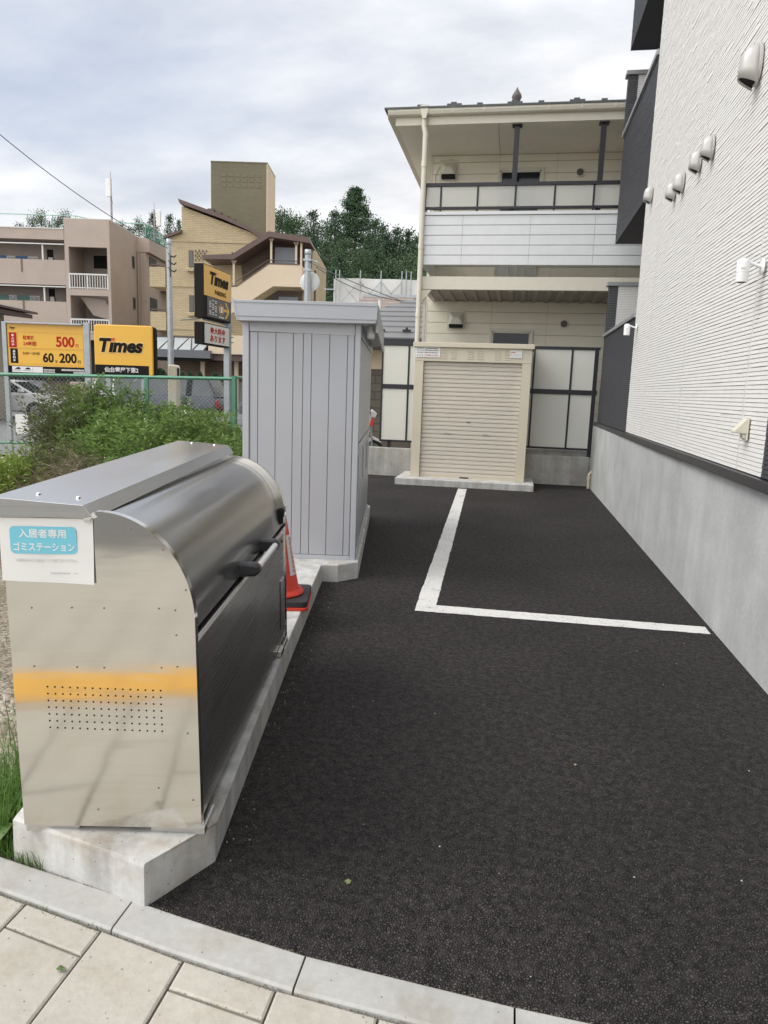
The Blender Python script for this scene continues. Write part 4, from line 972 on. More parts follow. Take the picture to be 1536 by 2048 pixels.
MB().lathe([(.0, -.25), (.17, -.25), (.17, .05), (.10, .09), (.12, .13), (.07, .16), (.08, .20), (.115, .27), (.10, .33), (.04, .42), (.0, .50)], (1.55, 2.75, 8.06), 16).build('finial', mat('finial_brown', (0.10, 0.085, 0.085), .6, var=.1), rfo, smooth=True)
# downpipe
dp = MB(); dp.tube([(.055, ZB - .055, 6.40), (.055, ZB - .055, 6.22), (.085, ZB - .06, 6.12), (.085, ZB - .06, .3)], .048, 12)
for z in (5.55, 4.15, 2.95): dp.tube([(.085, ZB - .06, z), (.085, ZB - .06, z + .09)], .055, 12)
dp.prism([(-.02, 6.56), (.13, 6.56), (.11, 6.42), (.085, 6.34), (.025, 6.34), (0, 6.42)], 'y', ZB - .125, ZB + .0)
dp.build('downpipe', M_CREAMT, HO, smooth=True, autos=35)
dq = MB(); dq.box(.15, .20, ZB + .06, ZB + .12, 0, 3.455); dq.build('steel_post', M_CREAMT, HO)
dq = MB(); dq.prism([(.12, 3.45), (.30, 3.45), (.12, 3.22)], 'y', ZB + .03, ZB + .06); dq.build('bracket', M_CREAMT, HO)
# air-conditioner like drain dots on the low ledge behind the fence are too small; a second ledge is real
tag(MB().box(.20, 1.40, 13.46, 13.9, -.05, .60).build('ledge', M_OLDC), 'pale concrete ledge just behind the right part of the frosted fence', 'ledge')
# ------------------------------------------------------------------ green chain-link fence along the lot
GF = thing('chain_link_fence', 'green chain link fence between the weeds and the car park', 'fence', (-11.0, 10.98, 0), 0)
M_GREEN = mat('fence_green', (0.085, 0.25, 0.155), 0.5, var=0.12)
M_WIRE = mat('wire_grey', (0.36, 0.40, 0.39), 0.45, 0.4, var=0)
F0, F1 = Vector((-11.0, 10.98)), Vector((-4.86, 12.06)); fd = (F1 - F0); FLn = fd.length; fd /= FLn
GF.rotation_euler = (0, 0, math.atan2(fd.y, fd.x))
ft = lambda s: 1.61 + .09 * s / FLn               # top rail height
tr = MB(); tr.tube([(0, 0, ft(0)), (FLn, 0, ft(FLn))], .030, 4); tr.build('top_rail', M_GREEN, GF)
MB().tube([(0, 0, .42), (FLn, 0, .50)], .02, 4).build('bottom_rail', M_GREEN, GF)
for s in (0.05, 4.70, FLn):
    MB().box(s - .032, s + .032, -.03, .03, -.1, ft(s) + (.05 if s > FLn - .1 else -.01)).build('post', M_GREEN, GF)
wm = MB(); p_ = .074; z0, z1 = .45, 1.65
def clip(s0, z0_, s1, z1_):
    return [(s0, .012, z0_), (s1, .012, z1_)]
hgt = z1 - z0; s = -hgt
while s < FLn:
    a, b = s, s + hgt; za, zb = z0, z1
    if a < 0: za += -a; a = 0
    if b > FLn: zb -= b - FLn; b = FLn
    if b - a > .02:
        k = .03 * a / FLn
        wm.tube([(a, .010, za + k), (b, .010, zb + k)], .0022, 3, cap=False); wm.tube([(a, .016, z0 + z1 - za + k), (b, .016, z0 + z1 - zb + k)], .0022, 3, cap=False)
    s += p_
wm.build('wire_mesh', M_WIRE, GF)
bd = MB()
s = .1
while s < FLn: bd.tube([(s, -.031, ft(s)), (s, -.036, ft(s))], .008, 6); s += .25
bd.build('rail_bolt', M_DARKM, GF)
GF2 = thing('chain_link_fence', 'far stretch of green chain link fence running back past the grey shed', 'fence', (-4.86, 12.10, 0), rad(97))
MB().tube([(0, 0, 1.73), (9, 0, 1.73)], .028, 4).build('top_rail', M_GREEN, GF2)
for s in (.03, 2, 4, 6, 8): MB().box(s - .03, s + .03, -.03, .03, -.1, 1.74).build('post', M_GREEN, GF2)
wm = MB(); s = -1.2
while s < 9:
    a, b = max(s, 0), min(s + 1.2, 9)
    if b - a > .02: wm.tube([(a, 0, .45 + a - s), (b, 0, .45 + b - s)], .0022, 3, cap=False); wm.tube([(a, .006, 1.65 - (a - s)), (b, .006, 1.65 - (b - s))], .0022, 3, cap=False)
    s += .074
wm.build('wire_mesh', M_WIRE, GF2)
bo = thing('notice_board', 'blank white board tied low on the green fence beside a grey sign leg', 'notice board', (-8.60, 11.30, .62), math.atan2(fd.y, fd.x))
MB().box(0, .22, -.012, .0, 0, .34).build('plate', M_WHITEP, bo, bevel=.003)
MB().tube([(.02, -.006, .34), (.02, -.006, .40)], .006, 6).tube([(.20, -.006, .34), (.20, -.006, .40)], .006, 6).build('tie', M_GALV, bo)
# ------------------------------------------------------------------ car park signs
M_YEL = mat('sign_yellow', (0.78, 0.43, 0.035), 0.35, var=0.02, coat=.25)
M_SBLK = mat('sign_black', (0.012, 0.011, 0.010), 0.65, var=0.05, spec=0.15)
M_SRED = mat('sign_red', (0.46, 0.025, 0.02), 0.65, var=0, spec=0.15)
M_SWHT = mat('sign_white', (0.74, 0.74, 0.74), 0.4, var=0.02)
M_SGREY = mat('sign_panel_grey', (0.09, 0.09, 0.10), 0.45, var=0.04)
RZ = A + .02
PS = thing('price_board', 'yellow price board on two grey legs showing 500 and 60 200', 'price board', (-10.60, 13.80, 0), RZ)
K = 1.60 / 1440.0                               # zoom pixels of the tariff board to metres
def bx_(x): return (x - 80) * K
def bz_(y): return 1.845 + (1440 - y) * K
MB().box(-.095, -.004, -.03, .05, -.1, bz_(630)).build('leg', M_GALV, PS, bevel=.004)
MB().box(1.612, 1.735, -.03, .05, -.1, bz_(600)).build('leg', M_GALV, PS, bevel=.004)
pb = MB().box(0, 1.61, 0, .05, bz_(1440), bz_(655)).build('panel', M_YEL, PS, bevel=.003)
MB().prism([(-.10, bz_(655)), (.02, bz_(650)), (.04, bz_(622)), (-.10, bz_(640))], 'x', .0, 1.60).build('rain_cover', M_GALV, PS)
ln = MB()
for za in (815, 1105, 1125, 1405):
    ln.box(bx_(270), bx_(1515), -.0025, 0, bz_(za + 3), bz_(za - 2))
for xa in (270, 1515): ln.box(bx_(xa - 2), bx_(xa + 2), -.0025, 0, bz_(1405), bz_(815))
ln.build('ruled_line', mat('sign_yellow_dark', (0.50, 0.25, 0.03), 0.4, var=0), pb)
rt = MB(); put_text(rt, '駐車後', bx_(378), bx_(590), bz_(955), bz_(872), 0, .004, bold=.02); put_text(rt, '24時間', bx_(378), bx_(625), bz_(1065), bz_(980), 0, .004, bold=.015)
put_text(rt, '500', bx_(1000), bx_(1350), bz_(1070), bz_(872), 0, .004, bold=.03); put_text(rt, '円', bx_(1370), bx_(1420), bz_(1070), bz_(1005), 0, .004, bold=.01)
rt.build('red_lettering', M_SRED, pb)
bt = MB(); put_text(bt, '0:00〜24:00', bx_(362), bx_(680), bz_(1230), bz_(1178), 0, .004); bt.build('hours_lettering', M_SBLK, pb); bt = MB(); put_text(bt, '60', bx_(738), bx_(945), bz_(1365), bz_(1182), 0, .004, bold=.03)
put_text(bt, '分', bx_(968), bx_(1015), bz_(1368), bz_(1310), 0, .004, bold=.01); put_text(bt, '200', bx_(1052), bx_(1380), bz_(1365), bz_(1182), 0, .004, bold=.03); put_text(bt, '円', bx_(1400), bx_(1450), bz_(1370), bz_(1308), 0, .004, bold=.01)
bt.build('price_lettering', M_SBLK, pb); bt = MB(); put_text(bt, 'Times', bx_(125), bx_(235), bz_(758), bz_(715), 0, .004, bold=.03, shear=.2); bt.box(bx_(148), bx_(215), -.003, 0, bz_(780), bz_(773))
bt.build('small_lettering', M_SBLK, pb)
MB().box(bx_(115), bx_(255), -.004, 0, bz_(1103), bz_(825)).build('red_tab', M_SRED, pb)
MB().box(bx_(128), bx_(268), -.004, 0, bz_(1393), bz_(1120)).build('black_tab', M_SBLK, pb)
wt = MB()
for i, c in enumerate('最大料金'): put_text(wt, c, bx_(160), bx_(212), bz_(905 + i * 56), bz_(857 + i * 56), -.004, .003, bold=.025)
for i, c in enumerate('基本料金'): put_text(wt, c, bx_(172), bx_(226), bz_(1200 + i * 56), bz_(1150 + i * 56), -.004, .003, bold=.025)
wt.build('white_lettering', M_SWHT, pb)
lb = MB().box(0, 1.61, .002, .05, 1.55, 1.842).build('lower_panel', M_SBLK, PS)
wp = MB().box(bx_(145), bx_(728), -.002, .0015, bz_(1562), bz_(1452)); wp.build('white_plate', M_SWHT, lb)
wk = MB()
for x0 in (195, 380):
    wk.prism([(bx_(x0), bz_(1505)), (bx_(x0 + 20), bz_(1490)), (bx_(x0 + 50), bz_(1470)), (bx_(x0 + 95), bz_(1470)), (bx_(x0 + 115), bz_(1505))], 'y', -.004, -.002)
    wk.box(bx_(x0 - 30), bx_(x0 + 120), -.004, -.002, bz_(1528), bz_(1522))
wk.box(bx_(535), bx_(538), -.004, -.002, bz_(1550), bz_(1470))
wk.build('car_pictogram', M_SBLK, lb)
for x0, x1, ya, yb in ((745, 955, 1515, 1490), (745, 955, 1555, 1530), (1085, 1515, 1510, 1478), (1310, 1515, 1555, 1525)):
    x = x0; wl_ = MB()
    while x < x1: wl_.box(bx_(x), bx_(x + 16), -.002, .0015, bz_(ya), bz_(yb)); x += 24
    wl_.build('white_print', M_SWHT, lb)
# second sign: rounded yellow box
TS = thing('car_park_sign', 'rounded yellow car park sign with a black strip below, right of the price board', 'sign', (-8.76, 14.05, 0), RZ)
sw_, s0, s1 = 1.23, 1.70, 2.75
MB().prism(rrect(0, sw_, s0, s1, .07), 'y', 0, .22).build('panel', M_YEL, TS, bevel=.02)
MB().prism(rrect(.01, sw_ + .035, s0 - .01, s1 - .01, .07), 'y', .05, .215).build('rear_case', M_SBLK, TS, bevel=.01)
def times(r, x0, x1, z0, z1, y, plane='y', halo=None):
    """the Times word mark: slanted heavy letters, red dot over the i"""
    bk = MB(); rd = MB(); hl = MB()
    put_text(bk, 'Tımes', x0, x1, z0, z1, y, .006, bold=.045, shear=.22, plane=plane)
    w_ = x1 - x0; hh = z1 - z0
    ux0, ux1 = x0 + w_ * .268, x0 + w_ * .343
    q = [(ux0, z0 + hh * .83), (ux0 + w_ * .068, z0 + hh * .83), (ux1 + w_ * .022, z1 + hh * .02), (ux0 + w_ * .026, z1 + hh * .02)]
    if plane == 'y': rd.prism(q, 'y', y - .007, y)
    else: rd.prism(q, 'x', y, y + .007)
    bk.build('black_lettering', M_SBLK, r); rd.build('red_dot', mat('dot_red', (0.70, 0.06, 0.03), .4, var=0), r)
    if halo:
        d = .022; put_text(hl, 'Tımes', x0 - d, x1 + d, z0 - d, z1 + d, y + .002, .003, bold=.105, shear=.22, plane=plane)
        hl.build('halo', halo, r)
times(TS, .11, 1.03, 2.18, 2.475, -.0035, halo=mat('sign_yellow_pale', (0.80, 0.52, 0.16), .4, var=0))
MB().box(.012, sw_ - .09, -.004, -.0005, 1.715, 1.925).build('name_strip', M_SBLK, TS)
nm = MB(); put_text(nm, '仙台霊屋下第2', .21, .92, 1.772, 1.882, -.0045, .004, bold=.02); nm.build('white_lettering', M_SWHT, TS)
for x in (.25, 1.0): MB().box(x - .05, x + .05, .06, .16, -.1, 1.70).build('leg', M_GALV, TS)
# tall pole sign, seen along its narrow edge
PG = thing('pole_sign', 'tall pole sign, yellow arrow panel over a white panel with red lettering', 'sign', (-5.69, 12.70, 0), 0)
MB().box(-.19, -.004, 0, 1.27, 2.80, 3.75).build('cabinet', M_SBLK, PG, bevel=.006)
MB().box(-.004, .004, .01, 1.245, 3.20, 3.735).build('yellow_panel', M_YEL, PG)
times(PG, .26, 1.13, 3.42, 3.655, .0045, plane='x')
pk = MB(); put_text(pk, 'PARKING', .48, 1.0, 3.262, 3.345, .0045, .004, bold=.01, plane='x'); pk.build('black_lettering', M_SBLK, PG)
MB().box(-.004, .003, .14, 1.20, 2.835, 3.19).build('grey_panel', M_SGREY, PG)
ar = MB(); yc, zc_ = 1.10, 3.015
ar.prism([(.90, zc_ - .024), (1.09, zc_ - .024), (.95, zc_ - .15), (1.02, zc_ - .15), (1.18, zc_), (1.02, zc_ + .15), (.95, zc_ + .15), (1.09, zc_ + .024), (.90, zc_ + .024)], 'x', .0032, .0065)
ar.prism([(.785 + .115 * cos(2 * pi * i / 28), zc_ + .10 * sin(2 * pi * i / 28)) for i in range(28)], 'x', .0032, .005)
ar.build('arrow', M_YEL, PG)
MB().prism(rrect(.73, .84, zc_ - .085, zc_ + .085, .02), 'x', .0052, .0065).build('phone_icon', M_SBLK, PG)
MB().box(.0066, .008, .742, .828, zc_ - .062, zc_ + .062).build('phone_screen', M_SWHT, PG)
gi_ = MB()
for i in range(9):
    for j in range(3):
        if (i * 7 + j * 3) % 5: gi_.box(.0032, .005, .22 + j * .13, .31 + j * .13, 3.13 - i * .031, 3.145 - i * .031)
gi_.build('white_print', M_SWHT, PG); gi_ = MB()
for k in range(4): gi_.box(.0032, .005, .68 + k * .06, .72 + k * .06, 2.855, 2.885)
gi_.build('white_print', M_SWHT, PG)
MB().box(-.17, -.004, -.06, 1.19, 2.32, 2.715).build('cabinet', M_SBLK, PG, bevel=.006)
MB().box(-.004, .004, .02, 1.16, 2.345, 2.695).build('white_panel', M_SWHT, PG)
rd = MB(); put_text(rd, '最大料金', .25, .97, 2.53, 2.65, .0045, .004, bold=.02, plane='x'); put_text(rd, 'あります', .25, .97, 2.385, 2.505, .0045, .004, bold=.02, plane='x')
rd.build('red_lettering', M_SRED, PG)
MB().box(-.13, -.01, 1.20, 1.32, -.1, 3.55).build('pole', M_GALV, PG, bevel=.004)
b4 = MB()
for z in (3.60, 3.30, 3.22, 2.76, 2.68, 2.55, 2.45): b4.tube([(-.07, 1.26, z), (.03, 1.34, z - .015)], .012, 6)
b4.build('bolt', M_GALV, PG)
b4 = MB(); b4.tube([(-.10, .10, 2.79), (-.30, -.35, 2.71)], .010, 6); b4.tube([(-.05, .0, 2.765), (-.05, 1.2, 2.765)], .012, 6); b4.build('stay', M_GALV, PG)
# ------------------------------------------------------------------ street poles
def street_pole(name, lab, base, top_r, bot_r, ztop):
    r = thing(name, lab, 'pole', base)
    MB().tube([(0, 0, -.1), (0, 0, ztop)], [bot_r, top_r], 14).build('shaft', M_GALV, r, smooth=True, autos=40)
    MB().lathe([(0, ztop + .10), (top_r * 1.05, ztop + .09), (top_r * 1.12, ztop - .12), (top_r, ztop - .13)], n=14).build('cap', M_GALV, r, smooth=True)
    return r
p1 = street_pole('utility_pole', 'grey steel utility pole with cable fittings left of the tall pole sign', (-12.62, 25.2, 0), .085, .125, 6.6)
q = MB()
for z in (6.1, 5.85, 5.6):
    q.tube([(.08, 0, z), (.22, -.05, z - .05), (.30, -.05, z + .02)], .025, 6); q.tube([(.0, -.1, z + .1), (.12, -.16, z), (.1, -.1, z - .25)], .015, 6)
q.build('cable_fitting', M_DARKM, p1, smooth=True)
p2 = street_pole('utility_pole', 'grey steel pole carrying a round traffic mirror in front of the brick house stairs', (-8.86, 30.1, 0), .13, .17, 7.15)
mo = MB().lathe([(0, .07), (.15, .062), (.30, .040), (.40, .010), (.43, .0), (.43, -.03), (.0, -.03)], n=30).build('mirror', mat('mirror_back', (0.46, 0.47, 0.45), .4, .1, var=.05), p2, smooth=True, autos=50)
mo.location = (.03, .22, 5.98); mo.rotation_euler = (rad(80), 0, 0)
q = MB(); q.box(-.16, .16, -.15, .15, 6.78, 6.86); q.box(-.15, .15, -.14, .14, 6.38, 6.46); q.tube([(.1, 0, 6.8), (.40, -.1, 6.75), (.46, -.1, 6.70)], .035, 6); q.tube([(.1, .0, 5.98), (.02, .2, 5.98)], .04, 6)
q.build('band', M_GALV, p2)
def wire(name, lab, pts, r=.012, sag=.4, n=24):
    a, b = Vector(pts[0]), Vector(pts[1]); ps = []
    for i in range(n + 1):
        t = i / n; p = a.lerp(b, t); p.z -= sag * 4 * t * (1 - t); ps.append(p)
    return tag(MB().tube(ps, r, 5).build(name, mat('cable_black', (0.05, 0.05, 0.06), .6, var=0), smooth=True), lab, 'overhead wire')
wire('overhead_wire', 'long dark overhead wire crossing the sky down to the left utility pole', (at_d(-160, 130, 17), (-12.62, 25.2, 6.35)), .012, .38)
wire('overhead_wire', 'upper thin wire dipping across the sheeted scaffold from the mirror pole', ((-8.8, 30.1, 6.75), at_d(880, 628, 24)), .016, .1)
wire('overhead_wire', 'lower thin wire sagging across the sheeted scaffold from the mirror pole', ((-8.5, 30.1, 6.55), at_d(840, 604, 30)), .016, .35)
# ------------------------------------------------------------------ parking payment box
PBx = thing('payment_machine', 'cream parking payment machine with a rounded top behind the green fence', 'payment machine', (-7.62, 15.05, 0), A)
MB().prism(rrect(0, .20, .75, 1.99, .06), 'y', 0, .30).build('casing', M_IVORY, PBx, bevel=.03)
MB().box(.185, .203, .04, .20, 1.70, 1.92).build('screen', M_SBLK, PBx)
MB().box(.03, .17, .05, .25, -.1, .75).build('stand', M_IVORY, PBx)
# ------------------------------------------------------------------ parked cars
def car_paint(name, col, metal=.15): return mat(name, col, .25, metal, var=0.02, coat=.6)
M_TYRE = mat('tyre', (.015, .015, .015), .8, var=.1); M_RIM = mat('rim', (.45, .46, .48), .3, .8, var=.05)
M_CGL = mat('car_glass', (.02, .028, .03), .05, var=0, spec=.9); M_HEAD = mat('headlight', (.7, .72, .75), .1, var=0, coat=.8); M_TAIL = mat('tail_light', (.4, .015, .015), .2, var=0)
CARP = {
 'hatch': dict(L=4.2, W=1.70, body=[(0, .30), (0, .62), (.10, .80), (.95, .98), (3.85, 1.02), (4.15, .95), (4.2, .55), (4.16, .30)], cab=[(.85, .96), (1.75, 1.46), (2.5, 1.52), (3.5, 1.46), (4.05, 1.0)], wh=(.80, 3.40)),
 'van': dict(L=4.75, W=1.75, body=[(0, .32), (0, .75), (.12, .95), (.75, 1.08), (4.6, 1.12), (4.73, .95), (4.75, .55), (4.70, .32)], cab=[(.65, 1.06), (1.55, 1.76), (2.4, 1.86), (4.3, 1.84), (4.68, 1.1)], wh=(.86, 3.75)),
 'kei': dict(L=3.4, W=1.48, body=[(0, .30), (0, .70), (.08, .88), (.60, 1.0), (3.25, 1.02), (3.38, .9), (3.4, .5), (3.36, .30)], cab=[(.5, .98), (1.15, 1.55), (1.9, 1.63), (3.05, 1.60), (3.32, 1.02)], wh=(.62, 2.75)),
}
def make_car(kind, paint, label, loc, rz):
    """front at x=0, rear at x=L"""
    c = CARP[kind]; Wd = c['W']; r = thing('parked_car', label, 'car', loc, rz, 'cars in the car park')
    mb = MB(); bp = c['body']; n = len(bp)
    # body: cross sections narrowing towards the sill and the ends
    secs = [(-Wd / 2, .92), (-Wd / 2 + .03, 1.0), (Wd / 2 - .03, 1.0), (Wd / 2, .92)]
    vs = []
    for y, k in secs:
        for x, z in bp:
            xm = c['L'] / 2; vs.append((xm + (x - xm) * (.985 if k < 1 else 1), y, z * (k if z > .9 else 1)))
    fs = [(q * n + i, q * n + (i + 1) % n, (q + 1) * n + (i + 1) % n, (q + 1) * n + i) for q in range(3) for i in range(n)]
    fs += [list(range(n))[::-1], list(range(3 * n, 4 * n))]
    mb.add(vs, fs)
    body = mb.build('body', paint, r, smooth=True, bevel=.05)
    cp = c['cab']; k = len(cp); yi = Wd / 2 - .07; yt = Wd / 2 - .19
    def cy(z): return yi + (yt - yi) * min(1, max(0, (z - cp[0][1]) / (cp[2][1] - cp[0][1])))
    vs = [(x, -cy(z), z) for x, z in cp] + [(x, cy(z), z) for x, z in cp]
    MB().add(vs, [(i, i + 1, k + i + 1, k + i)[::-1] for i in range(k - 1)] + [list(range(k)), list(range(k, 2 * k))[::-1]]).build('cabin', paint, r, smooth=True, bevel=.03)
    def lerp(a, b, t): return (a[0] + (b[0] - a[0]) * t, a[1] + (b[1] - a[1]) * t)
    # windscreen, rear window
    for a, b, s, nm in ((cp[0], cp[1], -1, 'windscreen'), (cp[k - 1], cp[k - 2], 1, 'rear_window')):
        p, q = lerp(a, b, .10), lerp(a, b, .92); off = .012 * s
        MB().add([(p[0] + off, -cy(p[1]) + .06, p[1] + .01), (p[0] + off, cy(p[1]) - .06, p[1] + .01), (q[0] + off, cy(q[1]) - .06, q[1] + .01), (q[0] + off, -cy(q[1]) + .06, q[1] + .01)], [(0, 1, 2, 3) if s > 0 else (3, 2, 1, 0)]).build(nm, M_CGL, r)
    zt = cp[2][1] - .09; zb = cp[0][1] + .05
    def edge_x(side, z):
        a, b = (cp[0], cp[1]) if side == 0 else (cp[-1], cp[-2])
        return a[0] + (b[0] - a[0]) * min(1, (z - a[1]) / (b[1] - a[1]))
    xa0, xa1 = edge_x(0, zb) + .12, edge_x(0, zt) + .14; xb0, xb1 = edge_x(1, zb) - .12, edge_x(1, zt) - .10
    xm = (xa1 + xb0) / 2
    for sgn in (-1, 1):
        for (l0, l1, r1, r0) in ((xa0, xa1, xm - .04, xm - .04), (xm + .04, xm + .04, xb1, xb0)):
            q = [(l0, zb), (r0, zb), (r1, zt), (l1, zt)]
            vs = [(x, sgn * (cy(z) + .008), z) for x, z in q]
            MB().add(vs, [(0, 1, 2, 3) if sgn < 0 else (3, 2, 1, 0)]).build('side_window', M_CGL, r)
        for wx in c['wh']:
            R = .31 if kind != 'kei' else .27
            y0 = sgn * (Wd / 2 - .19)
            MB().tube([(wx, sgn * (Wd / 2 - .05), R), (wx, sgn * (Wd / 2 + .004), R)], R + .045, 22).build('wheel_arch', M_HOLE, r)
            w = MB().tube([(wx, y0, R), (wx, sgn * (Wd / 2 + .012), R)], R, 22).build('wheel', M_TYRE, r, bevel=.02)
            rm_ = MB().tube([(wx, sgn * (Wd / 2 + .012), R), (wx, sgn * (Wd / 2 + .018), R)], R * .64, 18)
            rmo = rm_.build('rim', M_RIM, w)
            for a in range(5):
                t = 2 * pi * a / 5 + .3
                rm2 = None
        MB().prism([(.02, .66), (.42, .80), (.40, .90), (.10, .80)], 'y', sgn * (Wd / 2 - .36), sgn * (Wd / 2 - .02)).build('headlight', M_HEAD, r, bevel=.02)
        MB().box(c['L'] - .10, c['L'] + .004, sgn * (Wd / 2 - .24), sgn * (Wd / 2 - .02), .70, .98).build('tail_light', M_TAIL, r, bevel=.02)
        MB().prism([(xa0 + .12, zb + .02), (xa0 + .32, zb + .02), (xa0 + .30, zb + .15), (xa0 + .14, zb + .15)], 'y', sgn * (Wd / 2 - .04), sgn * (Wd / 2 + .17)).build('door_mirror', paint, r, bevel=.03)
    MB().box(-.012, .03, -Wd * .28, Wd * .28, .42, .60).build('grille', M_HOLE, r)
    MB().box(-.018, .0, -.165, .165, .36, .46).build('number_plate', M_SWHT, r)
    return r
PW = car_paint('paint_white', (.80, .81, .82)); PBG = car_paint('paint_beige', (.50, .45, .33)); PNV = car_paint('paint_navy', (.028, .035, .055), .3); PRD = car_paint('paint_red', (.42, .03, .03)); PDK = car_paint('paint_dark', (.03, .035, .05), .3)
make_car('kei', PBG, 'beige compact car at the far left of the car park', (-22.0, 26.2, 0), rad(163))
make_car('hatch', PW, 'white hatchback behind the legs of the price board', (-18.0, 26.6, 0), rad(192))
make_car('van', PNV, 'dark blue van seen between the white hatchback and the fence', (-21.6, 31.6, 0), rad(186))
make_car('van', PW, 'white van behind the rounded yellow sign', (-15.2, 30.6, 0), rad(160))
make_car('van', PNV, 'long dark blue minivan behind the weeds left of the pole sign', (-16.0, 26.6, 0), rad(4))
make_car('kei', PRD, 'small red car at the right end of the car park by the shed', (-10.9, 28.2, 0), rad(14))
make_car('hatch', PDK, 'dark hatchback behind the small red car', (-12.4, 31.8, 0), rad(10))
# ------------------------------------------------------------------ scooter behind the shed
SCT = thing('scooter', 'white and red scooter parked behind the grey shed, only its front showing', 'scooter', (-3.68, 15.6, 0), rad(15))
M_SCW = mat('scooter_white', (.70, .70, .70), .25, var=.02, coat=.5)
for x in (.62, -.62):
    w = MB().lathe([(.17, -.05), (.22, -.055), (.25, -.03), (.255, 0), (.25, .03), (.22, .055), (.17, .05)], n=24).build('wheel', M_TYRE, SCT, smooth=True)
    w.rotation_euler = (pi / 2, 0, 0); w.location = (x, 0, .255)
    q = MB().lathe([(0, -.03), (.17, -.04), (.17, .04), (0, .03)], n=16).build('rim', M_RIM, w)
MB().prism([(.30, .30), (.42, .32), (.60, .95), (.55, 1.02), (.42, .98), (.30, .62)], 'y', -.16, .16).build('front_shield', M_SCW, SCT, bevel=.05)
MB().prism([(.50, 1.0), (.66, .98), (.70, 1.08), (.60, 1.16), (.48, 1.12)], 'y', -.15, .15).build('headlamp_cowl', M_SCW, SCT, bevel=.015)
MB().prism([(.52, .80), (.60, .80), (.64, .95), (.58, .97)], 'y', -.163, .163).build('red_panel', MATS['cone_red'], SCT, bevel=.01)
MB().prism([(.42, .42), (.62, .58), (.80, .48), (.82, .42), (.62, .50), (.46, .34)], 'y', -.08, .08).build('mudguard', M_SCW, SCT, bevel=.02)
MB().prism([(-.85, .50), (-.80, .78), (-.10, .76), (-.05, .50), (.30, .34), (.30, .24), (-.45, .26)], 'y', -.15, .15).build('body', M_SCW, SCT, bevel=.05)
MB().prism([(-.82, .78), (-.75, .86), (-.15, .82), (-.10, .76)], 'y', -.14, .14).build('saddle', M_BLACK, SCT, bevel=.03)
MB().tube([(.52, -.33, 1.10), (.56, 0, 1.05), (.52, .33, 1.10)], .018, 8).build('handlebar', M_BLACK, SCT, smooth=True)
for s in (-1, 1):
    MB().tube([(.54, s * .25, 1.10), (.54, s * .30, 1.25)], .008, 6).build('mirror', M_BLACK, SCT)
MB().tube([(.55, -.10, .95), (.62, -.09, .255)], .025, 8).build('fork', M_GALV, SCT)
# ------------------------------------------------------------------ pink apartment building
PK = thing('pink_apartment_building', 'pinkish beige three storey apartment building with open corridors and a stair tower', 'building', (-27.55, 46.45, 0), A)
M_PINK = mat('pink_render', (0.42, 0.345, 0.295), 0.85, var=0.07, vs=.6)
M_PINKD = mat('shaded_pink_render', (0.33, 0.28, 0.245), 0.85, var=0.06, vs=.8)  # darkened pink render: shade of the corridors is put into the colour
M_BLUE = mat('door_blue', (0.035, 0.11, 0.26), .5, var=.05); M_TEAL = mat('door_teal', (0.10, 0.22, 0.20), .5, var=.05)
M_RAILW = mat('rail_white', (0.62, 0.62, 0.60), .45, var=.03)
k1 = .01093
zx = lambda x: (x - 670) * k1
zz = lambda y: 1.6 + (1407 - y) * k1
# corridor wing
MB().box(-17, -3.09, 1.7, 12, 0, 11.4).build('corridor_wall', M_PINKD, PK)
rs = MB().box(-17, -3.09, -.02, 12, zz(562), zz(497)).build('roof_slab', M_PINK, PK)
MB().box(-17, -3.09, -.06, 0.2, zz(499), zz(493)).build('roof_edge', M_RAILW, rs)
for a, b in ((832, 682), (1100, 932), (1420, 1215)):
    MB().box(-17, -3.09, 0.0, .16, zz(a), zz(b)).build('parapet', M_PINK, PK)
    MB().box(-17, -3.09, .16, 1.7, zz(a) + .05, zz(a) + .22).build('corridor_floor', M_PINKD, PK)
for y in (588, 842): MB().box(-17, -3.1, -.05, .05, zz(y) - .04, zz(y) + .03).build('eave_tube', M_RAILW, PK)
for x in (248, -60):
    MB().box(zx(x) - .05, zx(x) + .05, .05, .15, zz(932), zz(842) - .04).build('corridor_post', M_RAILW, PK)
    MB().box(zx(x) - .05, zx(x) + .05, .05, .15, zz(682), zz(588) - .04).build('corridor_post', M_RAILW, PK)
for yb, yt, md in ((750, 640, M_BLUE), (1000, 882, M_TEAL)):
    for x0, x1, m_ in ((-130, -60, md), (5, 78, md), (338, 388, md)): MB().box(zx(x0), zx(x1), 1.66, 1.70, zz(yb), zz(yt)).build('door', m_, PK)
    for x0, x1 in ((80, 145), (-55, -5)):
        f = MB().box(zx(x0), zx(x1), 1.66, 1.70, zz(yb - 40), zz(yt + 2)).build('window', M_RAILW, PK)
        MB().box(zx(x0) + .06, zx((x0 + x1) / 2) - .03, 1.65, 1.659, zz(yb - 44), zz(yt + 8)).build('pane', M_CGL, f)
        MB().box(zx((x0 + x1) / 2) + .03, zx(x1) - .06, 1.65, 1.659, zz(yb - 44), zz(yt + 8)).build('pane', M_CGL, f)
    MB().box(zx(215), zx(243), 1.6, 1.70, zz(yb - 50), zz(yt + 5)).build('meter_box', M_RAILW, PK)
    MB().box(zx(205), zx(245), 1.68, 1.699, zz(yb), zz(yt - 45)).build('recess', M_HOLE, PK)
for y0, y1 in ((682, 758), (932, 1010)): MB().box(zx(112), zx(122), -.03, -.001, zz(y1), zz(y0)).build('drain_slot', mat('drain_brown', (.17, .12, .10), .8, var=.1), PK)
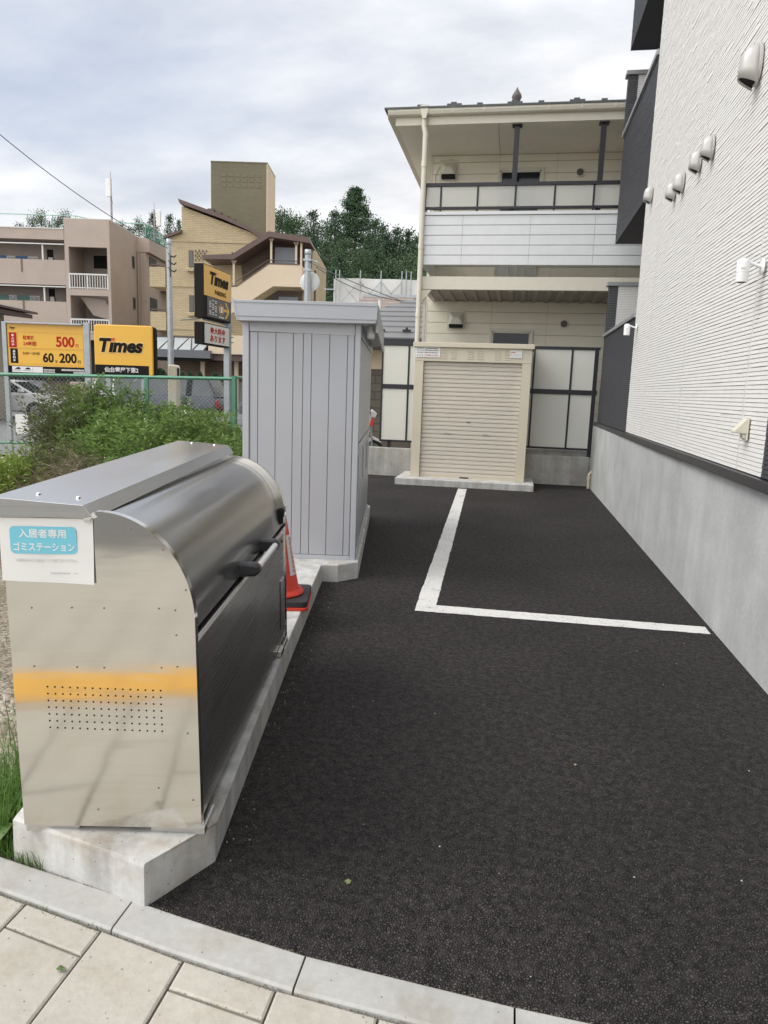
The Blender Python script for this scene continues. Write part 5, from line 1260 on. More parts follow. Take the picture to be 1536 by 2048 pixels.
# stair tower
tw = MB(); x0, x1, xa, xb = -3.08, 0, zx(413), zx(652)
tw.box(x0, xa, 0, .25, 0, zz(435)); tw.box(xb, x1, 0, .25, 0, zz(435)); tw.box(xa, xb, 0, .25, zz(600), zz(435))
tw.box(xa, xb, 0, .25, zz(890), zz(850)); tw.box(xa, xb, 0, .25, zz(1160), zz(1117)); tw.box(xa, xb, 0, .25, 0, zz(1380))
two = tw.build('stair_tower_wall', M_PINK, PK)
sd = MB().box(-.25, 0, .25, 5.2, 0, zz(435)); sd.box(x0, x0 + .2, .25, 5.2, 0, zz(435)); sd.build('side_wall', M_PINK, PK)
MB().box(x0, 0, .0, 5.2, zz(435), zz(431)).build('roof_edge', M_RAILW, PK)
MB().box(x0 + .2, -.25, 2.6, 2.8, 0, zz(440)).build('landing_wall', M_PINKD, PK)
MB().box(zx(470), zx(640), 2.58, 2.60, zz(690), zz(610)).build('landing_opening', M_HOLE, PK)
MB().box(zx(560), zx(620), 2.56, 2.58, zz(682), zz(640)).build('door', M_BLUE, PK)
MB().prism([(zx(440), zz(888)), (zx(600), zz(905)), (zx(655), zz(1010)), (zx(640), zz(1030)), (zx(520), zz(1000))], 'y', .9, 2.5).build('stair_flight', M_PINK, PK)
for a, b in ((850, 762), (1117, 1035)):
    q = MB(); q.box(xa, xb, -.05, .03, zz(b) - .05, zz(b) + .05); q.box(xa, xb, -.03, .01, zz(a) + .05, zz(a) + .11)
    n = 15
    for i in range(n + 1):
        x = xa + (xb - xa) * i / n; w_ = .05 if i in (0, n // 2, n) else .02
        q.box(x - w_, x + w_, -.03, .01, zz(a), zz(b))
    q.build('railing', M_RAILW, PK)
MB().box(xa, xb, .3, .34, zz(1410), zz(1160)).build('ground_opening', M_HOLE, PK)
# deeper block to the right
MB().box(-6, .67, 5.2, 17, 0, 11.1).build('rear_block', M_PINK, PK)
MB().box(-6, .95, 5.15, 17.2, 11.1, 12.1).build('roof_slab', M_PINK, PK)
for z0, z1 in ((9.75, 10.7), (6.85, 7.75)):
    f = MB().box(-.02, .02, 4.05, 4.65, z0, z1).build('window', mat('alu_frame', (.35, .33, .3), .4, .5, var=.05), PK)
    MB().box(.021, .026, 4.12, 4.58, z0 + .07, z1 - .07).build('pane', M_CGL, f)
    MB().box(.66, .74, 5.9, 7.4, z0 - .4, z1 + .2).build('louvre', mat('louvre_dark', (.06, .065, .06), .6, var=.1), PK)
    MB().box(.67, 1.5, 8.3, 11.5, z0 - 1.0, z0 - .1).build('balcony', M_PINK, PK)
    MB().box(.67, 1.45, 8.3, 11.5, z0 + .15, z0 + .2).build('balcony_rail', mat('rail_brown', (.09, .06, .05), .5, var=.05), PK)
q = MB()
for x in (.12, .38): q.tube([(x, 5.1, 0), (x, 5.1, 11.0)], .055, 8)
q.build('downpipe', M_PINK, PK)
# roof fence and aerials
q = MB()
for x in (-16, -13.5, -11, -8.5, -6.24, -4.5, -2.9): q.tube([(x, 1.5, 11.3), (x, 1.5, 12.75)], .035, 5)
q.tube([(-16.5, 1.5, 12.72), (-2.9, 1.5, 12.72), (-1.4, 3.5, 12.72)], .03, 5)
for i in range(7): q.tube([(.6, 5.4 + i * 1.9, 12.1), (.6, 5.4 + i * 1.9, 13.2)], .035, 5)
q.tube([(-3.5, 5.3, 13.15), (.6, 5.3, 13.15), (.6, 17, 13.15)], .04, 5); q.tube([(.6, 5.3, 12.2), (.6, 17, 12.2)], .03, 5)
rfn = q.build('roof_fence', mat('roof_fence_green', (.22, .40, .33), .5, var=.08), PK)
q = MB()
for i in range(60):
    y = 5.4 + i * .195; q.tube([(.6, y, 12.2), (.6, y, 13.13)], .012, 3, cap=False)
for k in range(8): q.tube([(.6, 5.4, 12.25 + k * .11), (.6, 17, 12.25 + k * .11)], .012, 3, cap=False)
q.build('fence_mesh', mat('roof_mesh_green', (.05, .26, .18), .5, var=.08), rfn)
def aerial(loc, h, label, side):
    r = thing('aerial_mast', label, 'aerial', loc, A, 'aerials on the pink building')
    MB().tube([(0, 0, -1.2), (0, 0, h)], [.10, .055], 8).tube([(0, 0, h), (0, 0, h + .5)], .02, 5).build('mast', mat('mast_pinkgrey', (.30, .25, .25), .5, .2, var=.1), r)
    s = .0 if not side else .38
    MB().prism(rrect(-.17, .17, h - 1.25, h - .05, .08), 'y', -.12, .12).build('antenna_panel', M_WHITEP, r, bevel=.03).location = (s + (.0 if side else -.12), -.15, 0)
    q = MB()
    for z in (h - .3, h - 1.05): q.tube([(0, 0, z), (s, -.15, z)], .03, 6)
    if side: q.tube([(0, 0, h - 1.5), (-.3, 0, h - 1.9), (-.2, 0, h - 2.4), (.05, 0, h - 2.2)], .025, 6); q.tube([(.35, -.1, h - 1.2), (.5, 0, h - 1.9), (.25, 0, h - 2.2), (.1, 0, h - 1.8)], .025, 6)
    q.tube([(0, 0, h - .9), (.07, .0, h - 1.6), (-.07, 0, h - 2.3), (0, 0, h - 3)], .03, 6)
    q.build('bracket_cable', mat('mast_pinkgrey', (.3, .25, .25), .5), r)
a1 = frame_pt((-27.55, 46.45, 0), A, (-1.35, 4.0, 12.2)); aerial(a1, 3.65, 'taller aerial mast with one upright white panel on the pink building roof', False)
a2 = frame_pt((-27.55, 46.45, 0), A, (.6, 7.5, 11.9)); aerial(a2, 2.75, 'shorter aerial mast with looping cables and a panel to its right', True)
# ------------------------------------------------------------------ brick building with outside stairs and a tower
YB = thing('brick_building', 'pale yellow brick building with a brown sloped roof, outside stair and olive roof tower', 'building', (-21.39, 44.5, 0), A)
M_YBR = brick_mat('yellow_brick', (0.52, 0.42, 0.255), (0.46, 0.365, 0.22), (0.35, 0.28, 0.175), .34, .105)
M_BRN = mat('brown_metal', (0.115, 0.075, 0.065), .5, .2, var=.08, vs=3)
M_BEIGE = mat('beige_render', (0.62, 0.51, 0.375), .8, var=.04, vs=.8)
M_OLIVE = brick_mat('olive_tile', (0.150, 0.133, 0.080), (0.138, 0.123, 0.073), (0.165, 0.148, 0.092), .5, .14, ms=.012)
M_DBR = brick_mat('dark_and_shaded_brick', (0.15, 0.11, 0.08), (0.12, 0.088, 0.065), (0.08, 0.06, 0.045), .46, .145)  # dark lower brick, also the shade painted behind the stair
k2 = .01147
yx = lambda x: (x - 180) * k2
yz = lambda y: 1.6 + (1293 - y) * k2
P_ = lambda *pts: [(yx(x), yz(y)) for x, y in pts]
MB().prism([(-1.05, 4.6), (yx(905), 4.6), (yx(905), yz(518)), (yx(690), yz(500)), (yx(650), yz(492)), (0, yz(338)), (0, yz(470)), (-1.05, yz(512))], 'y', 0, 9).build('wall', M_YBR, YB)
MB().box(-1.05, yx(905), .02, 9, 0, 4.598).build('lower_wall', M_DBR, YB)
MB().prism(P_((168, 305), (420, 385), (560, 440), (655, 488), (700, 490), (700, 508), (650, 508), (555, 458), (415, 404), (176, 328)), 'y', -.30, 9.2).build('roof', M_BRN, YB)
MB().prism(P_((182, 462), (85, 500), (85, 514), (182, 478)), 'y', -.25, 9).build('roof', M_BRN, YB)
q = MB()
for y in (519, 760, 992): q.box(-1.0, yx(640) if y < 600 else yx(440), -.05, .01, yz(y) - .05, yz(y) + .05)
q.build('string_course', M_YBR, YB)
for y0, y1 in ((770, 665), (1005, 905)):
    b = MB().box(-2.05, -1.05, -.2, 1.6, yz(y0), yz(y1)).build('brick_balcony', M_YBR, YB)
    q = MB().box(-2.0, -1.0, -.18, -.14, yz(y1) + .12, yz(y1) + .18); q.box(-2.0, -1.95, -.18, -.14, yz(y1), yz(y1) + .2)
    q.tube([(-1.9, -.15, yz(y1) + .15), (-1.0, -.15, yz(y1) + .02)], .03, 4); q.build('balcony_rail', M_BRN, b)
for y0, y1 in ((660, 568), (900, 808)):
    f = MB().box(yx(217), yx(242), -.04, .01, yz(y0), yz(y1)).build('window', M_BRN, YB); MB().box(yx(221), yx(239), -.05, -.041, yz(y0 - 4), yz(y1 + 4)).build('pane', M_CGL, f)
    MB().prism([(-.02, yz(y0 + 12)), (-.32, yz(y0 + 22)), (-.32, yz(y0 + 8)), (-.02, yz(y0))], 'x', yx(207), yx(250)).build('window_sill', M_YBR, f)
lat = MB()
for i in range(7):
    for j in range(5):
        if (i + j) % 2 == 0: lat.box(yx(252 + i * 10), yx(258 + i * 10), -.06, -.001, yz(622 - j * 12), yz(613 - j * 12))
lat.build('lattice', M_DBR, YB)
MB().box(yx(455), yx(463), -.03, .0, yz(585), yz(573)).build('wall_vent', M_HOLE, YB)
# outside stair
SY = -1.9
MB().prism(P_((336, 622), (500, 612), (690, 492), (905, 515), (915, 545), (697, 520), (508, 638), (345, 642)), 'y', SY - .25, .3).build('stair_roof', M_BRN, YB)
sp_ = MB().prism(P_((445, 777), (522, 774), (692, 655), (852, 655), (852, 767), (714, 767), (600, 842), (445, 842)), 'y', SY, SY + .16); 
sp_.prism(P_((852, 655), (868, 655), (868, 767), (852, 767)), 'y', SY, 4.0)
sp_.build('stair_parapet', M_BEIGE, YB)
MB().prism(P_((360, 842), (600, 842), (470, 930), (360, 930)), 'y', SY, SY + .16).build('stair_parapet', M_BEIGE, YB)
MB().prism(P_((868, 760), (915, 832), (915, 860), (868, 800)), 'y', 0, 4).build('stair_parapet', M_BEIGE, YB)
q = MB().prism(P_((445, 772), (520, 769), (691, 648), (855, 648), (855, 655), (692, 655), (522, 775), (445, 778)), 'y', SY - .02, SY + .2)
q.tube([(yx(510), SY + .05, yz(752)), (yx(690), SY + .05, yz(632)), (yx(850), SY + .05, yz(634))], .03, 5)
q.build('stair_rail', M_BRN, YB)
for x, y0, y1 in ((502, 640, 768), (702, 522, 652), (835, 538, 652), (862, 520, 655)):
    q = MB().box(yx(x) - .06, yx(x) + .06, SY + .05, SY + .17, yz(y1), yz(y0)); q.prism([(yx(x) - .16, yz(y0)), (yx(x) + .16, yz(y0)), (yx(x), yz(y0 + 22))], 'y', SY + .05, SY + .16)
    q.build('stair_post', M_BEIGE, YB)
MB().box(yx(710), yx(830), SY + .9, SY + .95, yz(637), yz(553)).build('wind_screen', mat('screen_grey', (.19, .22, .25), .4, var=.04), YB)
MB().prism(P_((510, 640), (697, 520), (900, 540), (900, 650), (692, 652), (520, 770)), 'y', -.08, -.01).build('stair_back_wall', M_DBR, YB)  # dark sheet: shade on the brick under the stair roof, put into the colour
MB().prism(P_((600, 842), (714, 767), (852, 767), (852, 900), (600, 900)), 'y', -.06, -.01).build('stair_back_wall', M_DBR, YB)  # dark sheet: shade on the brick below the landing, put into the colour
MB().box(yx(725), yx(832), -.5, -.45, yz(860), yz(805)).build('wind_screen', MATS['screen_grey'], YB)
MB().prism(P_((852, 640), (915, 640), (915, 830), (868, 767), (868, 655)), 'y', 1.0, 1.1).build('stair_back_wall', M_BRN, YB)
# lower storey: band, glazed canopy, shop front
MB().box(yx(362), yx(900), SY + .1, SY + .3, yz(1130), yz(1030)).build('band', M_BEIGE, YB)
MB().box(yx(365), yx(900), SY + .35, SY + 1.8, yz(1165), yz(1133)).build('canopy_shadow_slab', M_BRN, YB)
cn_ = MB(); cn_.add([(-1.9, -.05, yz(1040)), (yx(350), -.05, yz(1040)), (yx(330), -1.5, yz(1113)), (-1.9, -1.5, yz(1113))], [(3, 2, 1, 0)])
cno = cn_.build('glazed_canopy', mat('canopy_glass', (.40, .44, .46), .2, var=.06, vs=1.2, spec=.8), YB)
q = MB()
for x in (15, 115, 130, 215, 230, 300): q.tube([(yx(x), -.07, yz(1042)), (yx(x) + .35 * (1 if x in (130, 230) else -1), -1.5, yz(1111))], .04, 4)
q.tube([(yx(350), -.05, yz(1040)), (yx(330), -1.5, yz(1113))], .06, 4); q.tube([(-1.9, -.05, yz(1040)), (yx(350), -.05, yz(1040))], .06, 4)
q.build('glazing_bar', M_BRN, cno)
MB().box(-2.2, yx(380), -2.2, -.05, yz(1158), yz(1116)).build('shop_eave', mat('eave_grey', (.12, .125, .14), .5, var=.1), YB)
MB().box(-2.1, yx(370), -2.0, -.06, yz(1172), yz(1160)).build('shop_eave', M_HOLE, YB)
q = MB()
for x in (290, 480): q.box(yx(x), yx(x + 22), -.6, -.4, 0, yz(1165))
q.build('shop_pillar', M_BEIGE, YB)
# roof tower
MB().box(1.54, 5.12, 1.3, 4.4, 9.0, 15.62).build('roof_tower', M_OLIVE, YB)
MB().box(5.121, 5.17, 1.3, 4.4, 9.0, 15.60).build('tower_side', M_BEIGE, YB)
MB().box(1.52, 5.18, 1.28, 4.42, 15.60, 15.66).build('tower_cap', M_OLIVE, YB)
lt_ = MB()
for r in range(3):
    for c in range(6):
        lt_.box(2.2 + c * .45, 2.52 + c * .45, 1.285, 1.299, 14.75 - r * .32 + .0, 14.95 - r * .32)
lt_.build('tower_louvre', mat('tower_louvre', (0.150, 0.133, 0.083), .7, var=.05), YB)
for i in range(4): MB().box(yx(300 + i * 40), yx(336 + i * 40), 1.0, 1.29, yz(350 + i * 16), yz(325 + i * 17)).build('roof_step', M_BRN, YB)
# ------------------------------------------------------------------ house under scaffold sheeting
SC = thing('scaffolded_building', 'building wrapped in white scaffold sheeting in front of the wooded hill', 'building', (-9.85, 38.4, 0), A * .6)
sx = MB(); nx, nz = 44, 20; vs = []
for j in range(nz + 1):
    for i in range(nx + 1):
        x = 11 * i / nx; z = 7.35 * j / nz; seg = (x % 1.9) / 1.9
        vs.append((x, -.05 + .10 * sin(seg * pi) * sin(z * 2.1 + x) + .05 * sin(x * 3.3 + z * 1.7), z))
sx.add(vs, [(j * (nx + 1) + i, j * (nx + 1) + i + 1, (j + 1) * (nx + 1) + i + 1, (j + 1) * (nx + 1) + i) for j in range(nz) for i in range(nx)])
sx.add([(0, -.05, 0), (0, 6, 0), (0, 6, 7.35), (0, -.05, 7.35)], [(0, 3, 2, 1)])
sx.build('sheeting', mat('scaffold_sheet', (.60, .60, .58), .7, var=.10, vs=.9), SC, smooth=True)
q = MB()
for x in (.12, .32, 1.42, 2.52, 3.62, 3.85, 4.1, 5.2, 6.3): q.tube([(x, -.16, 0), (x, -.16, 7.75)], .028, 6)
q.build('scaffold_pole', M_GALV, SC)
q = MB()
for x in (.32, 1.42, 2.52):
    q.tube([(x, -.20, 6.0), (x + 1.1, -.20, 7.2)], .016, 4); q.tube([(x, -.20, 7.2), (x + 1.1, -.20, 6.0)], .016, 4); q.tube([(x, -.20, 4.4), (x + 1.1, -.20, 5.9)], .016, 4)
q.tube([(-.5, -.16, 6.75), (.1, -.16, 6.75)], .03, 5)
q.build('scaffold_brace', M_GALV, SC)
# ------------------------------------------------------------------ grey roofed bungalow and brown roof behind it
BG = thing('bungalow', 'low house with a grey tiled hip roof and dark gutter between shed and cream house', 'building', (-6.2, 19.2, 0), rad(1.5))
M_GRF = mat('grey_roof', (.17, .17, .175), .6, var=.08, vs=2)
rr_ = MB(); nrow = 9
for k in range(nrow):
    t0, t1 = k / nrow, (k + 1) / nrow
    x0a, y0a, z0a = 0 + 3.3 * t0, -.5 + 5.2 * t0, 2.93 + 1.75 * t0
    x0b, y0b, z0b = 0 + 3.3 * t1, -.5 + 5.2 * t1, 2.93 + 1.75 * t1
    rr_.add([(x0a, y0a, z0a + .02), (14, y0a, z0a + .02), (14, y0b, z0b - .015), (x0b, y0b, z0b - .015), (x0a, y0a, z0a - .015), (14, y0a, z0a - .015)], [(0, 1, 2, 3), (4, 5, 1, 0)])
rr_.add([(0, -.5, 2.92), (3.3, 4.7, 4.66), (0, 9.9, 2.92)], [(0, 1, 2)])
rr_.build('roof', M_GRF, BG)
q = MB()
for x in (1.8, 2.45, 3.15, 3.8): q.box(x, x + .22, .05, .12, 3.14, 3.20); q.box(x + .08, x + .14, .05, .10, 3.19, 3.25)
q.build('snow_guard', M_DARKM, BG)
MB().box(-.1, 14, -.62, -.50, 2.80, 2.91).build('gutter', M_DARKM, BG); MB().box(0, 14, -.50, .4, 2.66, 2.79).build('fascia', M_DARKM, BG)
MB().box(.4, 13.5, .35, 9, 2.15, 2.9).build('upper_wall', M_BEIGE, BG)
MB().box(.4, 13.5, .34, 9, 0, 2.15).build('lower_wall', brick_mat('stone_brown', (.13, .11, .09), (.10, .085, .07), (.06, .05, .045), .5, .22), BG)
BR = thing('brown_roof_house', 'house with a brown ribbed roof peeking over the grey bungalow roof', 'building', (-7.2, 29.0, 0), rad(3))
q = MB(); 
for k in range(8):
    t0, t1 = k / 8, (k + 1) / 8
    q.add([(.0 + .5 * t0, 0 + 3 * t0, 4.2 + 1.45 * t0 + .03), (7, 3 * t0, 4.2 + 1.45 * t0 + .03), (7, 3 * t1, 4.2 + 1.45 * t1), (.5 * t1, 3 * t1, 4.2 + 1.45 * t1)], [(0, 1, 2, 3)])
q.build('roof', mat('brown_roof', (.20, .145, .12), .6, var=.1, vs=2), BR)
MB().box(.5, 7, 2.9, 3.1, 5.6, 5.72).build('ridge', M_GALV, BR); MB().box(.3, 7, .3, 6, 0, 4.2).build('wall', M_BEIGE, BR)
q = MB(); q.tube([(1.55, .6, 4.2), (1.55, .6, 5.2)], .06, 6); q.tube([(1.2, .3, 4.2), (1.2, .3, 4.7)], .04, 6); q.build('flue', M_RAILW, BR)
# little hut roof at the left edge of the picture
HU = thing('brown_roof_hut', 'hut with a brown wavy tiled roof at the far left beyond the price board', 'building', (-18.6, 21.6, 0), A)
q = MB(); 
for k in range(14):
    x = -3 + k * .28
    q.prism([(x, 4.06 + (-k) * .022 + .32), (x + .14, 4.09 - k * .022 + .32), (x + .28, 4.05 - k * .022 + .32), (x + .28, 3.98 - k * .022 + .32), (x, 4.0 - k * .022 + .32)], 'y', -.6, 4)
q.build('roof', mat('hut_roof', (.10, .06, .05), .6, var=.12), HU)
MB().prism([(-3, 4.05 + .27), (.75, 3.72 + .27), (.75, 3.62 + .22), (-3, 3.95 + .22)], 'y', -.5, 3.9).build('fascia', M_BRN, HU)
MB().box(-3, -.15, .0, 3.5, 0, 3.9).build('wall', mat('hut_wall', (.30, .27, .21), .8, var=.08), HU)
MB().box(-3, .0, -.03, .0, 0, 2.2).build('dark_opening', M_HOLE, HU)
# ------------------------------------------------------------------ wooded hill
M_SOIL = mat('hill_soil', (.035, .045, .02), .95, var=.3, vs=.3)
def hill_z(x, y):
    d = -x * sin(YAW) + y * cos(YAW)
    l = x * cos(YAW) + y * sin(YAW)                    # to the right of the view axis
    t = min(1, max(0, (d - 62) / 95)); t = t * t * (3 - 2 * t)
    ridge = 23 + 4.5 * math.exp(-((l + 6) / 14) ** 2) - .06 * max(0, l + 4) * 1.6 - .02 * max(0, -l - 30)
    return t * ridge
g = MB(); nx, ny = 60, 40; vs = []
for j in range(ny + 1):
    for i in range(nx + 1):
        d = 50 + 170 * j / ny; l = (-1 + 2 * i / nx) * (110 + .3 * d)
        x = l * cos(YAW) - d * sin(YAW); y = l * sin(YAW) + d * cos(YAW)
        vs.append((x, y, hill_z(x, y) - .3))
g.add(vs, [(j * (nx + 1) + i, j * (nx + 1) + i + 1, (j + 1) * (nx + 1) + i + 1, (j + 1) * (nx + 1) + i) for j in range(ny) for i in range(nx)])
tag(g.build('hill', M_SOIL, smooth=True), kind='structure')
M_CEDAR = leaf_mat('cedar_foliage', (.016, .042, .022), (.088, .145, .072), .55, .15)
M_BROAD = leaf_mat('broadleaf_foliage', (.020, .048, .020), (.105, .16, .072), .6, .2)
M_BARK = mat('bark', (.06, .045, .035), .9, var=.2)
def quad_leaf(mb, c, s, rnd):
    n = Vector((rnd.gauss(0, 1), rnd.gauss(0, 1), rnd.gauss(.5, 1))).normalized(); a = n.orthogonal().normalized(); b = n.cross(a)
    t = rnd.uniform(0, 2 * pi); a, b = a * cos(t) + b * sin(t), b * cos(t) - a * sin(t)
    a *= s; b *= s * rnd.uniform(.45, .8)
    mb.add([c - a * .9, c - b * .8 + a * .1, c + a, c + b + a * .05], [(0, 1, 2, 3)])
def tree_meshes(seed, h, kind):
    rnd = random.Random(seed); cr_ = MB(); tr_ = MB()
    tr_.tube([(0, 0, -1.0), (0, 0, h * .5), (rnd.uniform(-.2, .2), rnd.uniform(-.2, .2), h * .96)], [h * .022, h * .015, .04], 7)
    if kind == 'tall':                                     # open, layered crown with sky showing between the limbs
        lev = 15
        for i in range(lev):
            t = i / (lev - 1); z = h * (.30 + .68 * t); R = h * .30 * (1 - t) ** .75 + .5
            nb = 6 if t < .8 else 5
            for b in range(nb):
                a = rnd.uniform(0, 2 * pi); rr = R * rnd.uniform(.55, 1.1); tip = Vector((rr * cos(a), rr * sin(a), z + rr * rnd.uniform(-.05, .25)))
                tr_.tube([(0, 0, z - .15 * rr), tip], [.09, .03], 4)
                for c in range(4):
                    f = rnd.uniform(.45, 1.05); cc = Vector((0, 0, z)).lerp(tip, f); cs = .34 + rr * .085
                    for q in range(60):
                        quad_leaf(cr_, cc + Vector((rnd.gauss(0, cs), rnd.gauss(0, cs), rnd.gauss(.05, cs * .5))), rnd.uniform(.10, .20), rnd)
    elif kind == 'cedar':
        lev = 14; R0 = h * rnd.uniform(.23, .28)
        for i in range(lev):
            t = i / (lev - 1); z = h * (.12 + .86 * t); R = R0 * (1 - t) ** .7 * rnd.uniform(.85, 1.1) + .25
            nb = max(4, int(9 * (1 - t) + 3))
            for b in range(nb):
                a = 2 * pi * (b + rnd.random()) / nb; rr = R * rnd.uniform(.75, 1.12)
                cc = Vector((rr * .8 * cos(a), rr * .8 * sin(a), z + rnd.uniform(-.3, .3))); cs = .35 + .15 * rr
                for q in range(58):
                    quad_leaf(cr_, cc + Vector((rnd.gauss(0, cs), rnd.gauss(0, cs), rnd.gauss(-.1, cs * .75))), rnd.uniform(.10, .22), rnd)
    else:
        for b in range(60):
            u = rnd.uniform(-.55, 1); a = rnd.uniform(0, 2 * pi); s = math.sqrt(max(0, 1 - u * u)); rr = rnd.uniform(.75, 1.0)
            cc = Vector((s * cos(a) * h * .30 * rr, s * sin(a) * h * .30 * rr, h * .62 + u * h * .33 * rr)); cs = h * .055
            tr_.tube([(0, 0, h * .4), cc * .9], [.08, .03], 4) if b % 8 == 0 else None
            for q in range(64):
                quad_leaf(cr_, cc + Vector((rnd.gauss(0, cs), rnd.gauss(0, cs), rnd.gauss(0, cs * .8))), rnd.uniform(.10, .22), rnd)
    return cr_, tr_
def make_tree(seed, h, kind, label, group):
    r = thing('cedar_tree' if kind != 'broad' else 'broadleaf_tree', label, 'tree', (0, 0, 0), 0, group)
    c_, t_ = tree_meshes(seed, h, kind)
    t_.build('trunk', M_BARK, r); c_.build('crown', M_BROAD if kind == 'broad' else M_CEDAR, r)
    return r
GRP = 'trees on the wooded hill'
def place(r, px, D, top_y=None, h0=None, s=None, w=.8):
    p = at_d(px, 770, D); gz = hill_z(p.x, p.y)
    if top_y is not None:
        zt = at_d(px, top_y, D).z; s = (zt - gz) / h0
    r.location = (p.x, p.y, gz - .2); r.scale = (s * w * random.uniform(.95, 1.15),) * 2 + (s,); r.rotation_euler = (0, 0, random.uniform(0, 6.28)); return r
big = make_tree(3, 16, 'tall', 'tallest open crowned cedar rising above the skyline of the wooded hill', GRP); place(big, 703, 118, 392, 16, w=1.0)
protos = [make_tree(11, 13, 'cedar', 'a', GRP), make_tree(12, 13, 'cedar', 'a', GRP), make_tree(13, 12, 'broad', 'a', GRP), make_tree(14, 12, 'broad', 'a', GRP), make_tree(15, 13, 'cedar', 'a', GRP)]
h0s = [13, 13, 12, 12, 13]; used = [False] * 5
def tree(k, px, D, top_y, label, w=.85):
    o = protos[k] if not used[k] else copy_tree(protos[k]); used[k] = True
    o['label'] = label; place(o, px, D, top_y, h0s[k], w=w); return o
sky_t = [(2, 548, 120, 428, 'leftmost round tree on the hill skyline, touching the olive roof tower'), (3, 572, 124, 430, 'second round tree on the hill skyline right of the olive tower'), (2, 596, 122, 442, 'low round tree on the skyline between two taller neighbours left of the tallest cedar'),
         (0, 621, 116, 432, 'pointed cedar on the skyline midway between the olive tower and the tallest cedar'), (3, 648, 120, 452, 'low bushy tree on the skyline just left of the tallest cedar'), (4, 662, 112, 434, 'broad dark cedar leaning out left of the tallest cedar'),
         (0, 742, 112, 448, 'dark cedar on the right shoulder of the tallest cedar'), (1, 757, 106, 462, 'second cedar stepping down right of the tallest cedar'), (4, 783, 102, 465, 'pointed cedar on the skyline over the scaffold sheeting'), (1, 806, 100, 471, 'thin pointed cedar near the cream house corner on the skyline'), (0, 826, 98, 478, 'last cedar on the skyline against the cream downpipe')]
for a in sky_t: tree(*a)
mid = 'dark tree massed among others on the slope of the wooded hill'
rows = [(104, 480, (545, 580, 615, 650, 690, 725, 760, 795, 830)), (92, 512, (560, 600, 640, 672, 708, 742, 778, 812, 845)), (82, 545, (625, 655, 688, 722, 756, 790, 824)), (73, 580, (636, 668, 700, 734, 768, 802, 836)), (66, 618, (640, 672, 704, 738, 772, 806))]
kk = 0
for D, ty, xs_ in rows:
    for x in xs_:
        tree((kk * 3 + kk // 4) % 5, x + random.uniform(-8, 8), D + random.uniform(-3, 3), ty + random.uniform(-10, 12), mid); kk += 1
lf = [(2, 98, 95, 430, 'round tree showing above the pink building roof, left of the taller aerial'), (3, 60, 95, 456, 'low treetop at the far left above the pink building roof'), (2, 145, 100, 431, 'small treetop beside the stair tower of the pink building'),
      (3, 250, 100, 452, 'treetop under the shorter aerial above the pink building'), (2, 285, 96, 446, 'treetop behind the green roof fence of the pink building'), (4, 312, 95, 438, 'dark treetop right of the green roof fence'), (0, 345, 92, 440, 'dark cedar top between the pink building and the brick gable'), (1, 362, 95, 452, 'cedar top touching the brick gable on its left')]
for k_, px_, d_, ty_, lb_ in lf: tree(k_, px_, 138, ty_, lb_, w=.62)
# clipped cypress bushes by the shop front
cy_ = thing('cypress_bush', 'small cypress bush by the shop front, leftmost of the row', 'bush', (0, 0, 0), 0, 'cypress bushes along the shop front')
rnd = random.Random(5); q = MB()
for i in range(1100):
    t = rnd.random(); a = rnd.uniform(0, 2 * pi); R = .36 * (1 - t) ** .6 * rnd.uniform(.7, 1.05) + .02
    quad_leaf(q, Vector((R * cos(a), R * sin(a), .1 + t * 1.3)), rnd.uniform(.05, .10), rnd)
q.build('foliage', M_CEDAR, cy_); MB().tube([(0, 0, -.1), (0, 0, 1.1)], .04, 5).build('trunk', M_BARK, cy_)
for i, (px, lab) in enumerate(((322, None), (362, 'second cypress bush from the left along the shop front'), (380, 'cypress bush just left of the tall pole sign'), (400, 'cypress bush right below the white lettered sign panel'), (430, 'cypress bush partly behind the sign pole'), (447, 'rightmost cypress bush beside the sign pole'))):
    o = cy_ if i == 0 else copy_tree(cy_)
    if lab: o['label'] = lab
    p = at_d(px, 770, 40); o.location = (p.x, p.y, .62 if i else .5); o.scale = (1.1, 1.1, 1.15) if i else (1.9, 1.9, 1.3)
# ------------------------------------------------------------------ weeds on the lot
M_WEED = leaf_mat('weed_green', (.034, .085, .020), (.26, .38, .10), 2.5, .3)
M_WEEDL = leaf_mat('weed_light', (.10, .17, .025), (.34, .43, .085), 3.0, .35)
M_WEEDO = leaf_mat('weed_olive', (.045, .065, .022), (.20, .22, .085), 2.5, .3)
M_DRY = leaf_mat('dry_brush', (.085, .062, .040), (.30, .235, .155), 3.0, .15)
M_STEM = mat('weed_stem', (.10, .11, .05), .8, var=.2)
def blade(mb, p, d, ln, w, rnd):
    d = d.normalized(); s = d.cross(Vector((rnd.gauss(0, 1), rnd.gauss(0, 1), rnd.gauss(0, .6)))); s = s.normalized() * w if s.length > 1e-5 else Vector((w, 0, 0))
    mid_ = p + d * ln * .5; tip = p + d * ln + Vector((0, 0, -ln * .12))
    mb.add([p, mid_ + s, tip, mid_ - s], [(0, 1, 2, 3)])
